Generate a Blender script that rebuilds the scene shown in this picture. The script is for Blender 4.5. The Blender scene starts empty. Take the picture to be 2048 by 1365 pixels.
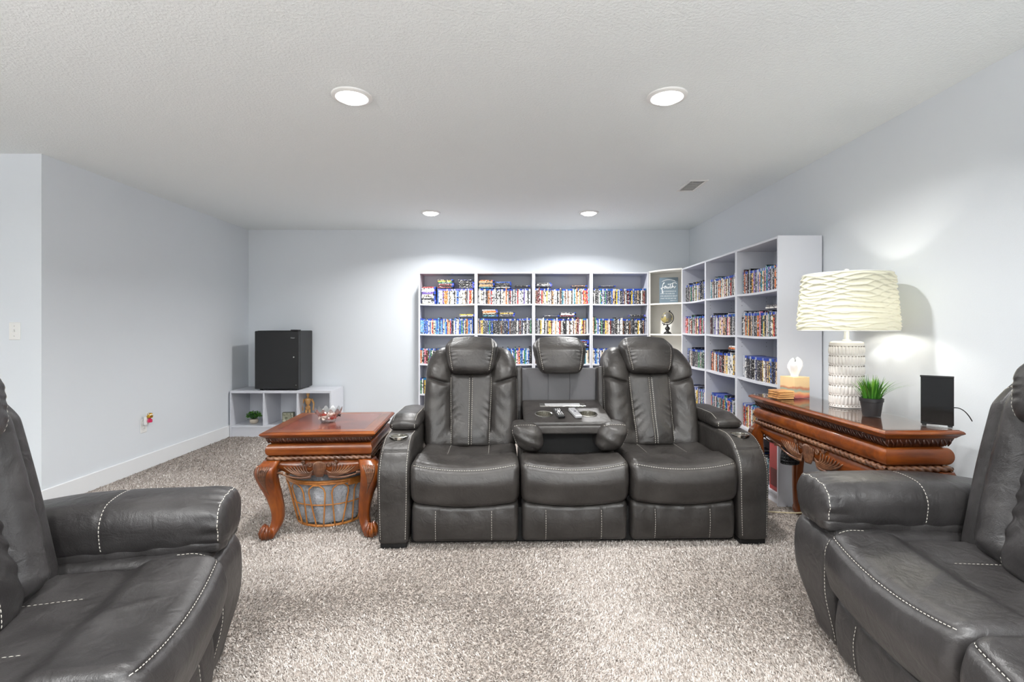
import bpy, math, random
import numpy as np
from mathutils import Vector, Matrix
random.seed(7)
RNG = np.random.default_rng(7)
PI = math.pi
SC = bpy.context.scene
COL = SC.collection

# ------------------------------------------------------------------ camera
CAM_H = 1.205
F_PX = 1000.0
cam_d = bpy.data.cameras.new('camera')
cam_d.sensor_width = 36.0
cam_d.lens = F_PX / 2048 * 36.0
cam_d.shift_y = -(682.5 - 654.0) / 2048
cam_d.clip_start = 0.02
cam = bpy.data.objects.new('camera', cam_d)
COL.objects.link(cam)
cam.location = (0, 0, CAM_H)
cam.rotation_euler = (PI / 2, 0, 0)
SC.camera = cam

# ------------------------------------------------------------------ world, exposure
w = bpy.data.worlds.new('world'); SC.world = w
w.use_nodes = True
w.node_tree.nodes['Background'].inputs[0].default_value = (0.9, 0.93, 1.0, 1)
w.node_tree.nodes['Background'].inputs[1].default_value = 0.3
SC.view_settings.view_transform = 'Standard'
SC.view_settings.look = 'None'
SC.view_settings.gamma = 1.0
SC.view_settings.use_curve_mapping = False
SC.view_settings.exposure = 0.17
LAMP_W = 32.5          # watts of each recessed ceiling light
WINDOW_FILL_W = 42.0          # added fill light in the invented window behind the viewer
TABLE_LAMP_W = 2.5
ADDED_UPLIGHT_W = 112.0       # floor uplighters added for brightness, unseen behind the viewer

# ------------------------------------------------------------------ room size
CEIL = 2.345
XL, XR = -3.097, 2.085          # left wall, right wall
YB = 5.876                      # back wall
YRET = 3.291                    # wall that turns off to the left
XFAR, YREAR = -5.6, -3.4

# ------------------------------------------------------------------ mesh helpers
def sm(x, a, b):
    t = np.clip((x - a) / (b - a), 0, 1)
    return t * t * (3 - 2 * t)

def gs(x, s):
    return np.exp(-(x / s) ** 2)

class MB:
    """collects geometry for one mesh"""
    def __init__(s):
        s.v = []; s.f = []; s.m = []
        s.n = 0
    def add(s, v, f, mi=0):
        v = np.asarray(v, float).reshape(-1, 3)
        b = s.n
        s.v.append(v); s.n += len(v)
        for q in f:
            s.f.append([int(i) + b for i in q]); s.m.append(mi)
        return s
    def box(s, x0, x1, y0, y1, z0, z1, c=0.0, mi=0, M=None):
        if c <= 0:
            v = np.array([(x, y, z) for z in (z0, z1) for y in (y0, y1) for x in (x0, x1)], float)
            f = [(0, 2, 3, 1), (4, 5, 7, 6), (0, 1, 5, 4), (2, 6, 7, 3), (0, 4, 6, 2), (1, 3, 7, 5)]
        else:
            v = []; idx = {}
            X, Y, Z = (x0, x1), (y0, y1), (z0, z1)
            for i in (0, 1):
                for j in (0, 1):
                    for k in (0, 1):
                        si, sj, sk = (1, -1)[i], (1, -1)[j], (1, -1)[k]
                        for a in range(3):
                            p = [X[i] + si * c, Y[j] + sj * c, Z[k] + sk * c]
                            p[a] = (X[i], Y[j], Z[k])[a]
                            idx[(i, j, k, a)] = len(v); v.append(p)
            f = []
            for a in range(3):
                b_, c_ = (a + 1) % 3, (a + 2) % 3
                for side in (0, 1):
                    q = []
                    for (p, r) in ((0, 0), (1, 0), (1, 1), (0, 1)):
                        key = [0, 0, 0]; key[a] = side; key[b_] = p; key[c_] = r
                        q.append(idx[(*key, a)])
                    f.append(q if side else q[::-1])
            for a in range(3):
                b_, c_ = (a + 1) % 3, (a + 2) % 3
                for p in (0, 1):
                    for r in (0, 1):
                        k0 = [0, 0, 0]; k0[b_] = p; k0[c_] = r
                        k1 = list(k0); k1[a] = 1
                        q = [idx[(*k0, b_)], idx[(*k1, b_)], idx[(*k1, c_)], idx[(*k0, c_)]]
                        f.append(q if (p == r) else q[::-1])
            for i in (0, 1):
                for j in (0, 1):
                    for k in (0, 1):
                        q = [idx[(i, j, k, 0)], idx[(i, j, k, 1)], idx[(i, j, k, 2)]]
                        f.append(q if (i + j + k) % 2 else q[::-1])
            v = np.array(v, float)
        if M is not None:
            v = v @ np.array(M.to_3x3()).T + np.array(M.translation)
        return s.add(v, f, mi)
    def lathe(s, prof, n=32, mi=0, c=(0, 0, 0), cap0=True, cap1=True, rf=None, ex=1.0, ey=1.0):
        prof = np.asarray(prof, float)
        th = np.arange(n) * 2 * PI / n
        k = len(prof)
        R = np.repeat(prof[:, 0:1], n, 1); Z = np.repeat(prof[:, 1:2], n, 1)
        T = np.repeat(th[None], k, 0)
        if rf is not None:
            R, Z = rf(R, Z, T)
        v = np.stack([R * np.cos(T) * ex + c[0], R * np.sin(T) * ey + c[1], Z + c[2]], -1).reshape(-1, 3)
        f = []
        for i in range(k - 1):
            for j in range(n):
                f.append((i * n + j, i * n + (j + 1) % n, (i + 1) * n + (j + 1) % n, (i + 1) * n + j))
        if cap0: f.append(tuple(range(n - 1, -1, -1)))
        if cap1: f.append(tuple((k - 1) * n + j for j in range(n)))
        return s.add(v, f, mi)
    def tube(s, pts, r, n=8, mi=0, closed=False, cap=True, flat=1.0):
        P = np.asarray(pts, float); k = len(P)
        r = np.broadcast_to(np.asarray(r, float), (k,))
        if closed:
            T = np.roll(P, -1, 0) - np.roll(P, 1, 0)
        else:
            T = np.gradient(P, axis=0)
        T /= np.linalg.norm(T, axis=1)[:, None] + 1e-12
        up = np.array([0, 0, 1.0]) if abs(T[0][2]) < 0.9 else np.array([1.0, 0, 0])
        N = np.zeros_like(P)
        n0 = up - T[0] * up.dot(T[0]); n0 /= np.linalg.norm(n0); N[0] = n0
        for i in range(1, k):
            a = N[i - 1] - T[i] * N[i - 1].dot(T[i]); N[i] = a / (np.linalg.norm(a) + 1e-12)
        B = np.cross(T, N)
        th = np.arange(n) * 2 * PI / n
        v = P[:, None] + r[:, None, None] * (np.cos(th)[None, :, None] * N[:, None] * flat + np.sin(th)[None, :, None] * B[:, None])
        f = []
        for i in range(k if closed else k - 1):
            a = i * n; b = ((i + 1) % k) * n
            for j in range(n):
                f.append((a + j, a + (j + 1) % n, b + (j + 1) % n, b + j))
        if cap and not closed:
            f.append(tuple(range(n - 1, -1, -1))); f.append(tuple((k - 1) * n + j for j in range(n)))
        return s.add(v.reshape(-1, 3), f, mi)
    def sphere(s, c, r, n=16, m=10, mi=0, sc=(1, 1, 1)):
        th = np.linspace(0, PI, m + 1)[1:-1]
        prof = [(1e-4, -1)] + [(math.sin(t), -math.cos(t)) for t in th] + [(1e-4, 1)]
        q = MB().lathe(prof, n)
        v = np.concatenate(q.v) * r * np.array(sc) + np.array(c)
        return s.add(v, q.f, mi)
    def xf(s, M):
        A = np.array(M.to_3x3()); t = np.array(M.translation)
        s.v = [v @ A.T + t for v in s.v]
        return s
    def mesh(s, name, mats, smooth=False, angle=None):
        me = bpy.data.meshes.new(name)
        v = np.concatenate(s.v) if s.v else np.zeros((0, 3))
        me.from_pydata(v.tolist(), [], s.f)
        for m in (mats if isinstance(mats, (list, tuple)) else [mats]):
            me.materials.append(m)
        if any(s.m):
            me.polygons.foreach_set('material_index', np.array(s.m, dtype=np.int32))
        me.polygons.foreach_set('use_smooth', np.full(len(me.polygons), bool(smooth)))
        me.update()
        if smooth and angle:
            try: me.set_sharp_from_angle(angle=math.radians(angle))
            except Exception: pass
        return me
    def obj(s, name, mats, parent=None, smooth=False, angle=None, loc=None, rot=None):
        return link(name, s.mesh(name, mats, smooth, angle), parent, loc, rot)

def link(name, data, parent=None, loc=None, rot=None):
    o = bpy.data.objects.new(name, data)
    COL.objects.link(o)
    if parent is not None: o.parent = parent
    if loc is not None: o.location = loc
    if rot is not None: o.rotation_euler = rot
    return o

def tag(o, label, cat, group=None, kind=None):
    if label: o['label'] = label
    if cat: o['category'] = cat
    if group: o['group'] = group
    if kind: o['kind'] = kind
    return o

def thing(name, label, cat, loc=(0, 0, 0), rz=0.0, group=None):
    o = link(name, None, None, loc, (0, 0, rz))
    o.empty_display_size = 0.1
    return tag(o, label, cat, group)

def struct(o, label=None, cat=None):
    o['kind'] = 'structure'
    if label: o['label'] = label
    return o

def kids(o): return [c for c in bpy.data.objects if c.parent == o]

def copy_tree(o, parent=None):
    c = o.copy(); COL.objects.link(c)
    if parent is not None: c.parent = parent
    for ch in CH.get(o.name, kids(o)):
        copy_tree(ch, c)
    return c
CH = {}

# soft, upholstered shapes -----------------------------------------------------
class Soft:
    """a rounded box of metric size; `deform` (N,3)->(N,3) bends it"""
    def __init__(s, size, r, deform=None, n=(20, 10, 20), e=4):
        s.h = np.array(size, float) / 2
        s.r = np.minimum(np.broadcast_to(np.array(r, float), (3,)), s.h * 0.999)
        s.d = deform; s.n = n; s.e = e
    def map(s, P, off=0.0):
        P = np.asarray(P, float)
        c = np.clip(P, -(s.h - s.r), s.h - s.r)
        d = (P - c) / s.r
        L = np.linalg.norm(d, axis=1)[:, None]
        q = c + np.where(L > 1e-9, d / np.maximum(L, 1e-9), 0) * (s.r + off)
        return s.d(q) if s.d is not None else q
    def coords(s, a):
        h, r = s.h[a], s.r[a]
        t = np.tan(np.linspace(-PI / 4, 0, s.e + 1))[:-1]   # -1..0
        lo = -(h - r) + t * r
        mid = np.linspace(-(h - r), h - r, s.n[a] + 1)
        return np.concatenate([lo, mid, -lo[::-1]])
    def build(s, mb=None, mi=0):
        mb = mb or MB()
        ax = [s.coords(a) for a in range(3)]
        n = [len(a) for a in ax]
        idx = {}; V = []; F = []
        def vid(t):
            if t not in idx:
                idx[t] = len(V); V.append((ax[0][t[0]], ax[1][t[1]], ax[2][t[2]]))
            return idx[t]
        for a in range(3):
            b, c = (a + 1) % 3, (a + 2) % 3
            for side in (0, n[a] - 1):
                for i in range(n[b] - 1):
                    for j in range(n[c] - 1):
                        q = []
                        for (p, r_) in ((i, j), (i + 1, j), (i + 1, j + 1), (i, j + 1)):
                            t = [0, 0, 0]; t[a] = side; t[b] = p; t[c] = r_
                            q.append(vid(tuple(t)))
                        F.append(q if side else q[::-1])
        mb.add(s.map(np.array(V)), F, mi)
        return mb
    def stitch(s, mb, path, dash=0.0085, gap=0.0045, w=0.0022, off=0.0012, dense=200):
        """thread along a path given on the box surface"""
        P = resample(np.asarray(path, float), dense)
        A = s.map(P, off); B = s.map(P, off + 0.004)
        stitch_pts(mb, A, B - A, dash, gap, w)

def resample(P, n):
    d = np.linalg.norm(np.diff(P, axis=0), axis=1)
    t = np.concatenate([[0], np.cumsum(d)])
    u = np.linspace(0, t[-1], n)
    return np.stack([np.interp(u, t, P[:, i]) for i in range(3)], 1)

def stitch_pts(mb, A, U, dash=0.0085, gap=0.0045, w=0.0022):
    d = np.linalg.norm(np.diff(A, axis=0), axis=1)
    t = np.concatenate([[0], np.cumsum(d)])
    L = t[-1]; k = max(1, int(L / (dash + gap)))
    s0 = np.arange(k) * (L / k)
    def at(u, Q): return np.stack([np.interp(u, t, Q[:, i]) for i in range(3)], 1)
    p, q = at(s0, A), at(s0 + dash * (L / k) / (dash + gap), A)
    u = at(s0, U); u /= np.linalg.norm(u, axis=1)[:, None] + 1e-12
    T = q - p; T /= np.linalg.norm(T, axis=1)[:, None] + 1e-12
    S = np.cross(T, u) * w / 2; H = u * w * 0.5
    for i in range(k):
        a, b, s_, h = p[i], q[i], S[i], H[i]
        m = (a + b) / 2 + h
        mb.add([a - s_, a + s_, b + s_, b - s_, m - s_ * .6, m + s_ * .6],
               [(0, 1, 5, 4), (4, 5, 2, 3), (0, 4, 3), (1, 2, 5)])

# ------------------------------------------------------------------ materials
MATS = {}
def nt(name):
    m = bpy.data.materials.new(name); m.use_nodes = True
    MATS[name] = m
    t = m.node_tree
    return m, t, t.nodes['Principled BSDF']
def lin(r, g, b):
    f = lambda c: (c / 255 / 12.92) if c / 255 <= 0.04045 else ((c / 255 + 0.055) / 1.055) ** 2.4
    return (f(r), f(g), f(b), 1)
def pset(b, **k):
    for a, v in k.items():
        b.inputs[a.replace('_', ' ')].default_value = v
def nd(t, typ, **k):
    n = t.nodes.new(typ)
    for a, v in k.items():
        if a in n.inputs.keys(): n.inputs[a].default_value = v
        else: setattr(n, a, v)
    return n
def ramp(t, stops, interp='LINEAR'):
    r = t.nodes.new('ShaderNodeValToRGB'); e = r.color_ramp.elements
    r.color_ramp.interpolation = interp
    while len(e) < len(stops): e.new(0.5)
    for i, (p, c) in enumerate(stops):
        e[i].position = p; e[i].color = c if len(c) == 4 else (*c, 1)
    return r
def plain(name, col, rough=0.5, metal=0.0, coat=0.0, spec=None, bump=None, var=0.0):
    m, t, b = nt(name)
    pset(b, Base_Color=col, Roughness=rough, Metallic=metal)
    if coat: pset(b, Coat_Weight=coat, Coat_Roughness=0.05)
    if spec is not None: b.inputs['Specular IOR Level'].default_value = spec
    tc = nd(t, 'ShaderNodeTexCoord')
    if var:
        n = nd(t, 'ShaderNodeTexNoise', Scale=6.0, Detail=4.0)
        t.links.new(tc.outputs['Object'], n.inputs['Vector'])
        r = ramp(t, [(0.3, tuple(c * (1 - var) for c in col[:3])), (0.7, tuple(min(1, c * (1 + var)) for c in col[:3]))])
        t.links.new(n.outputs['Fac'], r.inputs[0]); t.links.new(r.outputs[0], b.inputs['Base Color'])
    if bump:
        n = nd(t, 'ShaderNodeTexNoise', Scale=bump[0], Detail=3.0)
        t.links.new(tc.outputs['Object'], n.inputs['Vector'])
        bm = nd(t, 'ShaderNodeBump', Strength=bump[1], Distance=bump[2])
        t.links.new(n.outputs['Fac'], bm.inputs['Height']); t.links.new(bm.outputs[0], b.inputs['Normal'])
    return m

M_WALL = plain('wall_paint', lin(226, 231, 236), 0.65, bump=(220, 0.15, 0.002), spec=0.3)
M_TRIM = plain('white_trim', lin(236, 238, 240), 0.4)
M_SHELF = plain('white_laminate', lin(216, 218, 225), 0.42)
M_SHELFWARM = plain('cream_laminate', lin(240, 238, 232), 0.42)
M_WHITE = plain('white_plastic', lin(238, 238, 236), 0.35)
M_BLACK = plain('black_plastic', lin(22, 22, 23), 0.42)
M_BLACKGLOSS = plain('glossy_black', lin(5, 5, 6), 0.05, spec=0.25)
M_FRIDGE = plain('fridge_black', lin(20, 21, 22), 0.42, bump=(350, 0.2, 0.001))
M_FRIDGESIDE = plain('fridge_side', lin(40, 40, 41), 0.5, bump=(350, 0.2, 0.001))
M_STEEL = plain('brushed_steel', lin(205, 203, 196), 0.22, 1.0)
M_DARKMETAL = plain('dark_metal', lin(35, 35, 36), 0.4, 0.6)
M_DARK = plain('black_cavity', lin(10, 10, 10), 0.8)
M_THREAD = plain('pale_thread', lin(205, 200, 190), 0.7)
M_HOLE = plain('pin_hole_black', lin(20, 20, 22), 0.8)

def ceiling_mat():
    m, t, b = nt('ceiling_texture')
    pset(b, Base_Color=lin(240, 245, 246), Roughness=0.85)
    tc = nd(t, 'ShaderNodeTexCoord')
    n = nd(t, 'ShaderNodeTexNoise', Scale=75.0, Detail=3.0, Roughness=0.6)
    t.links.new(tc.outputs['Object'], n.inputs['Vector'])
    r = ramp(t, [(0.42, (0, 0, 0)), (0.62, (1, 1, 1))])
    bm = nd(t, 'ShaderNodeBump', Strength=0.3, Distance=0.006)
    t.links.new(n.outputs['Fac'], r.inputs[0]); t.links.new(r.outputs[0], bm.inputs['Height'])
    t.links.new(bm.outputs[0], b.inputs['Normal'])
    return m
M_CEIL = ceiling_mat()

def leather_mat(name, c0, c1, c2, rough=0.39):
    m, t, b = nt(name)
    tc = nd(t, 'ShaderNodeTexCoord')
    n = nd(t, 'ShaderNodeTexNoise', Scale=5.5, Detail=5.0, Roughness=0.6)
    t.links.new(tc.outputs['Object'], n.inputs['Vector'])
    r = ramp(t, [(0.25, c0), (0.5, c1), (0.78, c2)])
    t.links.new(n.outputs['Fac'], r.inputs[0]); t.links.new(r.outputs[0], b.inputs['Base Color'])
    pset(b, Roughness=rough); b.inputs['Specular IOR Level'].default_value = 0.5
    rr = ramp(t, [(0.3, (rough - .05,) * 3), (0.7, (rough + .1,) * 3)])
    t.links.new(n.outputs['Fac'], rr.inputs[0]); t.links.new(rr.outputs[0], b.inputs['Roughness'])
    v = nd(t, 'ShaderNodeTexVoronoi', Scale=330.0)
    t.links.new(tc.outputs['Object'], v.inputs['Vector'])
    n2 = nd(t, 'ShaderNodeTexNoise', Scale=17.0, Detail=4.0, Distortion=1.2)
    t.links.new(tc.outputs['Object'], n2.inputs['Vector'])
    b1 = nd(t, 'ShaderNodeBump', Strength=0.3, Distance=0.0008)
    b2 = nd(t, 'ShaderNodeBump', Strength=0.35, Distance=0.01)
    t.links.new(n2.outputs['Fac'], b2.inputs['Height'])
    t.links.new(v.outputs['Distance'], b1.inputs['Height'])
    t.links.new(b2.outputs[0], b1.inputs['Normal']); t.links.new(b1.outputs[0], b.inputs['Normal'])
    return m
M_LEATHER = leather_mat('grey_leather', lin(35, 33, 31), lin(50, 47, 45), lin(67, 64, 61))
M_LEATHER2 = leather_mat('charcoal_leather', lin(37, 35, 35), lin(50, 48, 48), lin(67, 65, 65), 0.38)
M_FABRIC = plain('grey_backing_cloth', lin(98, 97, 99), 0.6, bump=(60, 0.25, 0.003))

def wood_mat(name, dark, mid, light, axis='X', scale=3.0, rough=0.30, coat=0.35):
    m, t, b = nt(name)
    tc = nd(t, 'ShaderNodeTexCoord'); mp = nd(t, 'ShaderNodeMapping')
    s = {'X': (scale, scale * 9, scale * 9), 'Y': (scale * 9, scale, scale * 9), 'Z': (scale * 9, scale * 9, scale)}[axis]
    mp.inputs['Scale'].default_value = s
    n = nd(t, 'ShaderNodeTexNoise', Scale=1.0, Detail=6.0, Roughness=0.62, Distortion=0.6)
    n2 = nd(t, 'ShaderNodeTexNoise', Scale=7.0, Detail=2.0)
    t.links.new(tc.outputs['Object'], mp.inputs[0]); t.links.new(mp.outputs[0], n.inputs['Vector'])
    t.links.new(tc.outputs['Object'], n2.inputs['Vector'])
    mx = nd(t, 'ShaderNodeMix'); mx.data_type = 'FLOAT'; mx.inputs[0].default_value = 0.4
    t.links.new(n.outputs['Fac'], mx.inputs[2]); t.links.new(n2.outputs['Fac'], mx.inputs[3])
    r = ramp(t, [(0.3, dark), (0.5, mid), (0.7, light)])
    t.links.new(mx.outputs[0], r.inputs[0]); t.links.new(r.outputs[0], b.inputs['Base Color'])
    pset(b, Roughness=rough, Coat_Weight=coat, Coat_Roughness=0.08)
    bm = nd(t, 'ShaderNodeBump', Strength=0.12, Distance=0.001)
    t.links.new(n.outputs['Fac'], bm.inputs['Height']); t.links.new(bm.outputs[0], b.inputs['Normal'])
    return m
CH0, CH1, CH2 = lin(68, 30, 8), lin(116, 55, 15), lin(148, 81, 26)
M_CHERRY = wood_mat('cherry_wood', CH0, CH1, CH2, 'X')
M_CHERRYY = wood_mat('cherry_wood_lengthways', CH0, CH1, CH2, 'Y')
M_CHERRYZ = wood_mat('cherry_wood_upright', CH0, CH1, CH2, 'Z')
M_INLAY_A = wood_mat('inlay_dark', lin(70, 26, 14), lin(98, 38, 20), lin(114, 50, 28), 'X', rough=0.25, coat=0.4)
M_INLAY_B = wood_mat('inlay_light', lin(96, 40, 20), lin(124, 54, 28), lin(142, 68, 38), 'Y', rough=0.25, coat=0.4)
M_CARVED = wood_mat('glazed_carving', lin(50, 28, 16), lin(98, 63, 43), lin(150, 110, 80), 'X', scale=6, rough=0.3)
M_FRIEZE = wood_mat('dark_frieze', lin(36, 16, 8), lin(58, 26, 12), lin(82, 38, 18), 'X', scale=6, rough=0.4)
M_TOP = wood_mat('console_top_wood', lin(92, 46, 26), lin(128, 70, 40), lin(156, 92, 56), 'Y', scale=2.2, rough=0.18, coat=1.0)

def thin_glass(name, tint=(1, 1, 1), base=0.0, rough=0.0):
    m = bpy.data.materials.new(name); m.use_nodes = True; MATS[name] = m
    t = m.node_tree; t.nodes.remove(t.nodes['Principled BSDF'])
    out = t.nodes['Material Output']
    tr = nd(t, 'ShaderNodeBsdfTransparent'); tr.inputs[0].default_value = (*tint, 1)
    gl = nd(t, 'ShaderNodeBsdfGlossy'); gl.inputs['Roughness'].default_value = rough
    fr = nd(t, 'ShaderNodeFresnel')
    ge = nd(t, 'ShaderNodeNewGeometry'); io = nd(t, 'ShaderNodeMapRange')
    io.inputs['To Min'].default_value = 1.5; io.inputs['To Max'].default_value = 1 / 1.5
    t.links.new(ge.outputs['Backfacing'], io.inputs['Value']); t.links.new(io.outputs[0], fr.inputs[0])
    mx = nd(t, 'ShaderNodeMixShader')
    ad = nd(t, 'ShaderNodeMath', operation='ADD', use_clamp=True); ad.inputs[1].default_value = base
    t.links.new(fr.outputs[0], ad.inputs[0])
    t.links.new(ad.outputs[0], mx.inputs[0]); t.links.new(tr.outputs[0], mx.inputs[1]); t.links.new(gl.outputs[0], mx.inputs[2])
    t.links.new(mx.outputs[0], out.inputs[0])
    return m
M_GLASS = thin_glass('clear_glass', (0.97, 0.985, 0.98))
M_CRYSTAL = thin_glass('cut_glass', (0.98, 0.99, 0.99), .34, rough=0.05)

def emit(name, col, strength):
    m, t, b = nt(name)
    pset(b, Base_Color=(0.9, 0.9, 0.9, 1), Emission_Color=col, Emission_Strength=strength)
    return m
M_LENS = emit('lit_lens', (1, 0.985, 0.96, 1), 9.0)

# ------------------------------------------------------------------ the room
def slab(name, x0, x1, y0, y1, z0, z1, m):
    return struct(MB().box(x0, x1, y0, y1, z0, z1).obj(name, m))
TH = 0.12
M_CARPETBASE = None
def carpet_base():
    m, t, b = nt('carpet_base')
    tc = nd(t, 'ShaderNodeTexCoord')
    n = nd(t, 'ShaderNodeTexNoise', Scale=110.0, Detail=3.0, Roughness=0.7)
    t.links.new(tc.outputs['Object'], n.inputs['Vector'])
    r = ramp(t, [(0.34, lin(118, 108, 100)), (0.5, lin(170, 160, 152)), (0.64, lin(204, 196, 189))])
    t.links.new(n.outputs['Fac'], r.inputs[0]); t.links.new(r.outputs[0], b.inputs['Base Color'])
    pset(b, Roughness=0.95); b.inputs['Specular IOR Level'].default_value = 0.1
    bm = nd(t, 'ShaderNodeBump', Strength=0.8, Distance=0.01)
    t.links.new(n.outputs['Fac'], bm.inputs['Height']); t.links.new(bm.outputs[0], b.inputs['Normal'])
    return m
M_CARPETBASE = carpet_base()
slab('floor', XFAR - TH, XR + TH, YREAR - TH, YB + TH, -0.1, 0.0, M_CARPETBASE)
slab('ceiling', XFAR - TH, XR + TH, YREAR - TH, YB + TH, CEIL, CEIL + 0.1, M_CEIL)
slab('wall_back', XL - TH, XR + TH, YB, YB + TH, 0, CEIL, M_WALL)
slab('wall_right', XR, XR + TH, YREAR, YB, 0, CEIL, M_WALL)
slab('wall_left', XL - TH, XL, YRET, YB, 0, CEIL, M_WALL)
slab('wall_side_return', XFAR, XL - TH, YRET, YRET + TH, 0, CEIL, M_WALL)
slab('wall_far_left', XFAR - TH, XFAR, YREAR, YRET + TH, 0, CEIL, M_WALL)
# rear wall, behind the viewer, with a wide invented window for extra light
WX0, WX1, WZ0, WZ1 = -3.2, 1.2, 0.75, 2.15
q_ = MB()
q_.box(XFAR - TH, WX0, YREAR - TH, YREAR, 0, CEIL).box(WX1, XR + TH, YREAR - TH, YREAR, 0, CEIL)
q_.box(WX0, WX1, YREAR - TH, YREAR, 0, WZ0).box(WX0, WX1, YREAR - TH, YREAR, WZ1, CEIL)
struct(q_.obj('wall_rear', M_WALL))
wn = struct(link('added_window', None, None, (0, YREAR, 0)))
fr_ = MB()
for (a_, b_, c_, d_) in ((WX0, WX1, WZ0, WZ0 + .05), (WX0, WX1, WZ1 - .05, WZ1), (WX0, WX0 + .05, WZ0, WZ1), (WX1 - .05, WX1, WZ0, WZ1), (-1.03, -.97, WZ0, WZ1)):
    fr_.box(a_, b_, -.08, -.02, c_, d_, .004)
fr_.obj('added_window_frame', M_TRIM, wn)
ld = bpy.data.lights.new('added_window_fill', 'AREA'); ld.shape = 'RECTANGLE'; ld.size = WX1 - WX0; ld.size_y = WZ1 - WZ0  # area light added in the window opening to brighten the room
ld.energy = WINDOW_FILL_W; ld.color = (0.95, 0.975, 1.0)
link('added_window_fill', ld, wn, ((WX0 + WX1) / 2, -.10, (WZ0 + WZ1) / 2), (PI / 2, 0, 0))
def baseboard(name, x0, x1, y0, y1):
    return struct(MB().box(x0, x1, y0, y1, 0.0, 0.128, 0.004).obj(name, M_TRIM))
BT = 0.014
baseboard('baseboard_left', XL, XL + BT, YRET - BT, YB)
baseboard('baseboard_back', XL + BT, XR - BT, YB - BT, YB)
baseboard('baseboard_right', XR - BT, XR, YREAR, YB)
baseboard('baseboard_side_return', XFAR, XL, YRET - BT, YRET)

# recessed lights
def recessed_light(name, label, x, y, group, k=1.0):
    t = thing(name, label, 'ceiling light', (x, y, CEIL), 0, group)
    r = [(0.098, 0.0), (0.098, -0.006), (0.092, -0.011), (0.078, -0.012), (0.071, -0.006)]
    MB().lathe(r, 40, cap0=False, cap1=False).obj('trim_ring', M_WHITE, t, True, 40)
    prof = [(0.071, -0.006), (0.066, -0.016), (0.052, -0.025), (0.03, -0.031), (0.0005, -0.033)]
    MB().lathe(prof, 32, cap0=False).obj('lens', M_LENS, t, True)
    ld = bpy.data.lights.new('downlight', 'AREA'); ld.shape = 'DISK'; ld.size = 0.13
    ld.energy = LAMP_W * k; ld.color = (1, 0.995, 0.985); ld.spread = math.radians(150)
    link('downlight', ld, t, (0, 0, -0.04))
    return t
LX0, LX1 = -0.79, 0.765
G = 'recessed ceiling lights'
recessed_light('recessed_light', 'large near recessed ceiling light on the left, above the end table side', LX0, 2.468, G, .68)
recessed_light('recessed_light', 'large near recessed ceiling light on the right, above the reclining sofa', LX1, 2.468, G, .62)
recessed_light('recessed_light', 'small far recessed ceiling light above the leftmost bookcase', LX0 - 0.02, 4.98, G, .85)
recessed_light('recessed_light', 'small far recessed ceiling light above the right end of back bookcases', LX1, 4.98, G, .85)
for (x, y) in ((LX0, -0.05), (LX1, -0.05), (LX0, -2.4), (LX1, -2.4), (-3.6, -0.05), (-3.6, -2.4)):  # extra fittings added for brightness, unseen above and behind the viewer
    recessed_light('recessed_light', f"added recessed ceiling light out of view, {'left' if x < -2 else 'middle' if x < 0 else 'right'} column, {'beside the left wall corner' if y > 1 else 'above the viewer' if y > -1 else 'near the added rear window'}", x, y, 'added recessed lights out of view')

# uplighter floor lamps added to brighten the room, unseen behind the viewer
def added_torchiere(label, x, y):
    t = thing('added_uplighter', label, 'added floor lamp', (x, y, 0))
    MB().lathe([(.13, 0), (.13, .018), (.03, .03)], 32).obj('base', M_BLACK, t, True, 40)
    MB().lathe([(.012, .03), (.012, 1.62)], 16).obj('pole', M_BLACK, t, True, 40)
    MB().lathe([(.02, 1.60), (.06, 1.62), (.15, 1.70), (.16, 1.72), (.155, 1.72), (.055, 1.63), (.001, 1.62)], 32, cap0=False).obj('bowl', M_WHITE, t, True)
    ld = bpy.data.lights.new('added_uplight', 'AREA'); ld.shape = 'DISK'; ld.size = .2; ld.energy = ADDED_UPLIGHT_W; ld.color = (1, .995, .985)
    link('added_uplight', ld, t, (0, 0, 1.70), (PI, 0, 0))
added_torchiere('added black uplighter floor lamp behind the viewer, on the left', -2.3, -.6)
added_torchiere('added black uplighter floor lamp behind the viewer, on the right', .9, -.9)

# ceiling vent
def vent():
    t = thing('ceiling_vent', 'white ceiling vent register near the right wall', 'vent', (1.45, 4.03, CEIL))
    m = MB()
    w, l = 0.075, 0.16
    for (a, b, c, d) in ((-w, w, -l, -l + .02), (-w, w, l - .02, l), (-w, -w + .02, -l + .02, l - .02), (w - .02, w, -l + .02, l - .02)):
        m.box(a, b, c, d, -0.008, 0, 0.002)
    m.obj('frame', M_WHITE, t)
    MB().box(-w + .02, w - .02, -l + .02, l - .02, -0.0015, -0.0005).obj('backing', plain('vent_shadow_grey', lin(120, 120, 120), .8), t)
    sl = MB().box(-.054, .054, -.0055, .0055, -.0008, .0008, 0, 0, Matrix.Rotation(math.radians(32), 4, 'X')).mesh('slat', M_WHITE)
    for i in range(15):
        link('slat', sl, t, (0, -l + .032 + i * (2 * l - .064) / 14, -0.0045))
vent()

# light switch
t = thing('light_switch', 'white single toggle light switch on the left wall', 'light switch', (-3.27, YRET, 1.177))
MB().box(-.0375, .0375, -.006, 0, -.058, .058, .003).obj('cover_plate', M_WHITE, t)
MB().box(-.006, .006, -.016, -.005, -.004, .013, .002).obj('toggle', M_WHITE, t, rot=(0.25, 0, 0))
for z in (-.033, .033):
    MB().lathe([(.003, 0), (.003, .0015), (.002, .002)], 10).xf(Matrix.Translation((0, -.006, z)) @ Matrix.Rotation(PI / 2, 4, 'X')).obj('screw', M_STEEL, t)
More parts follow.
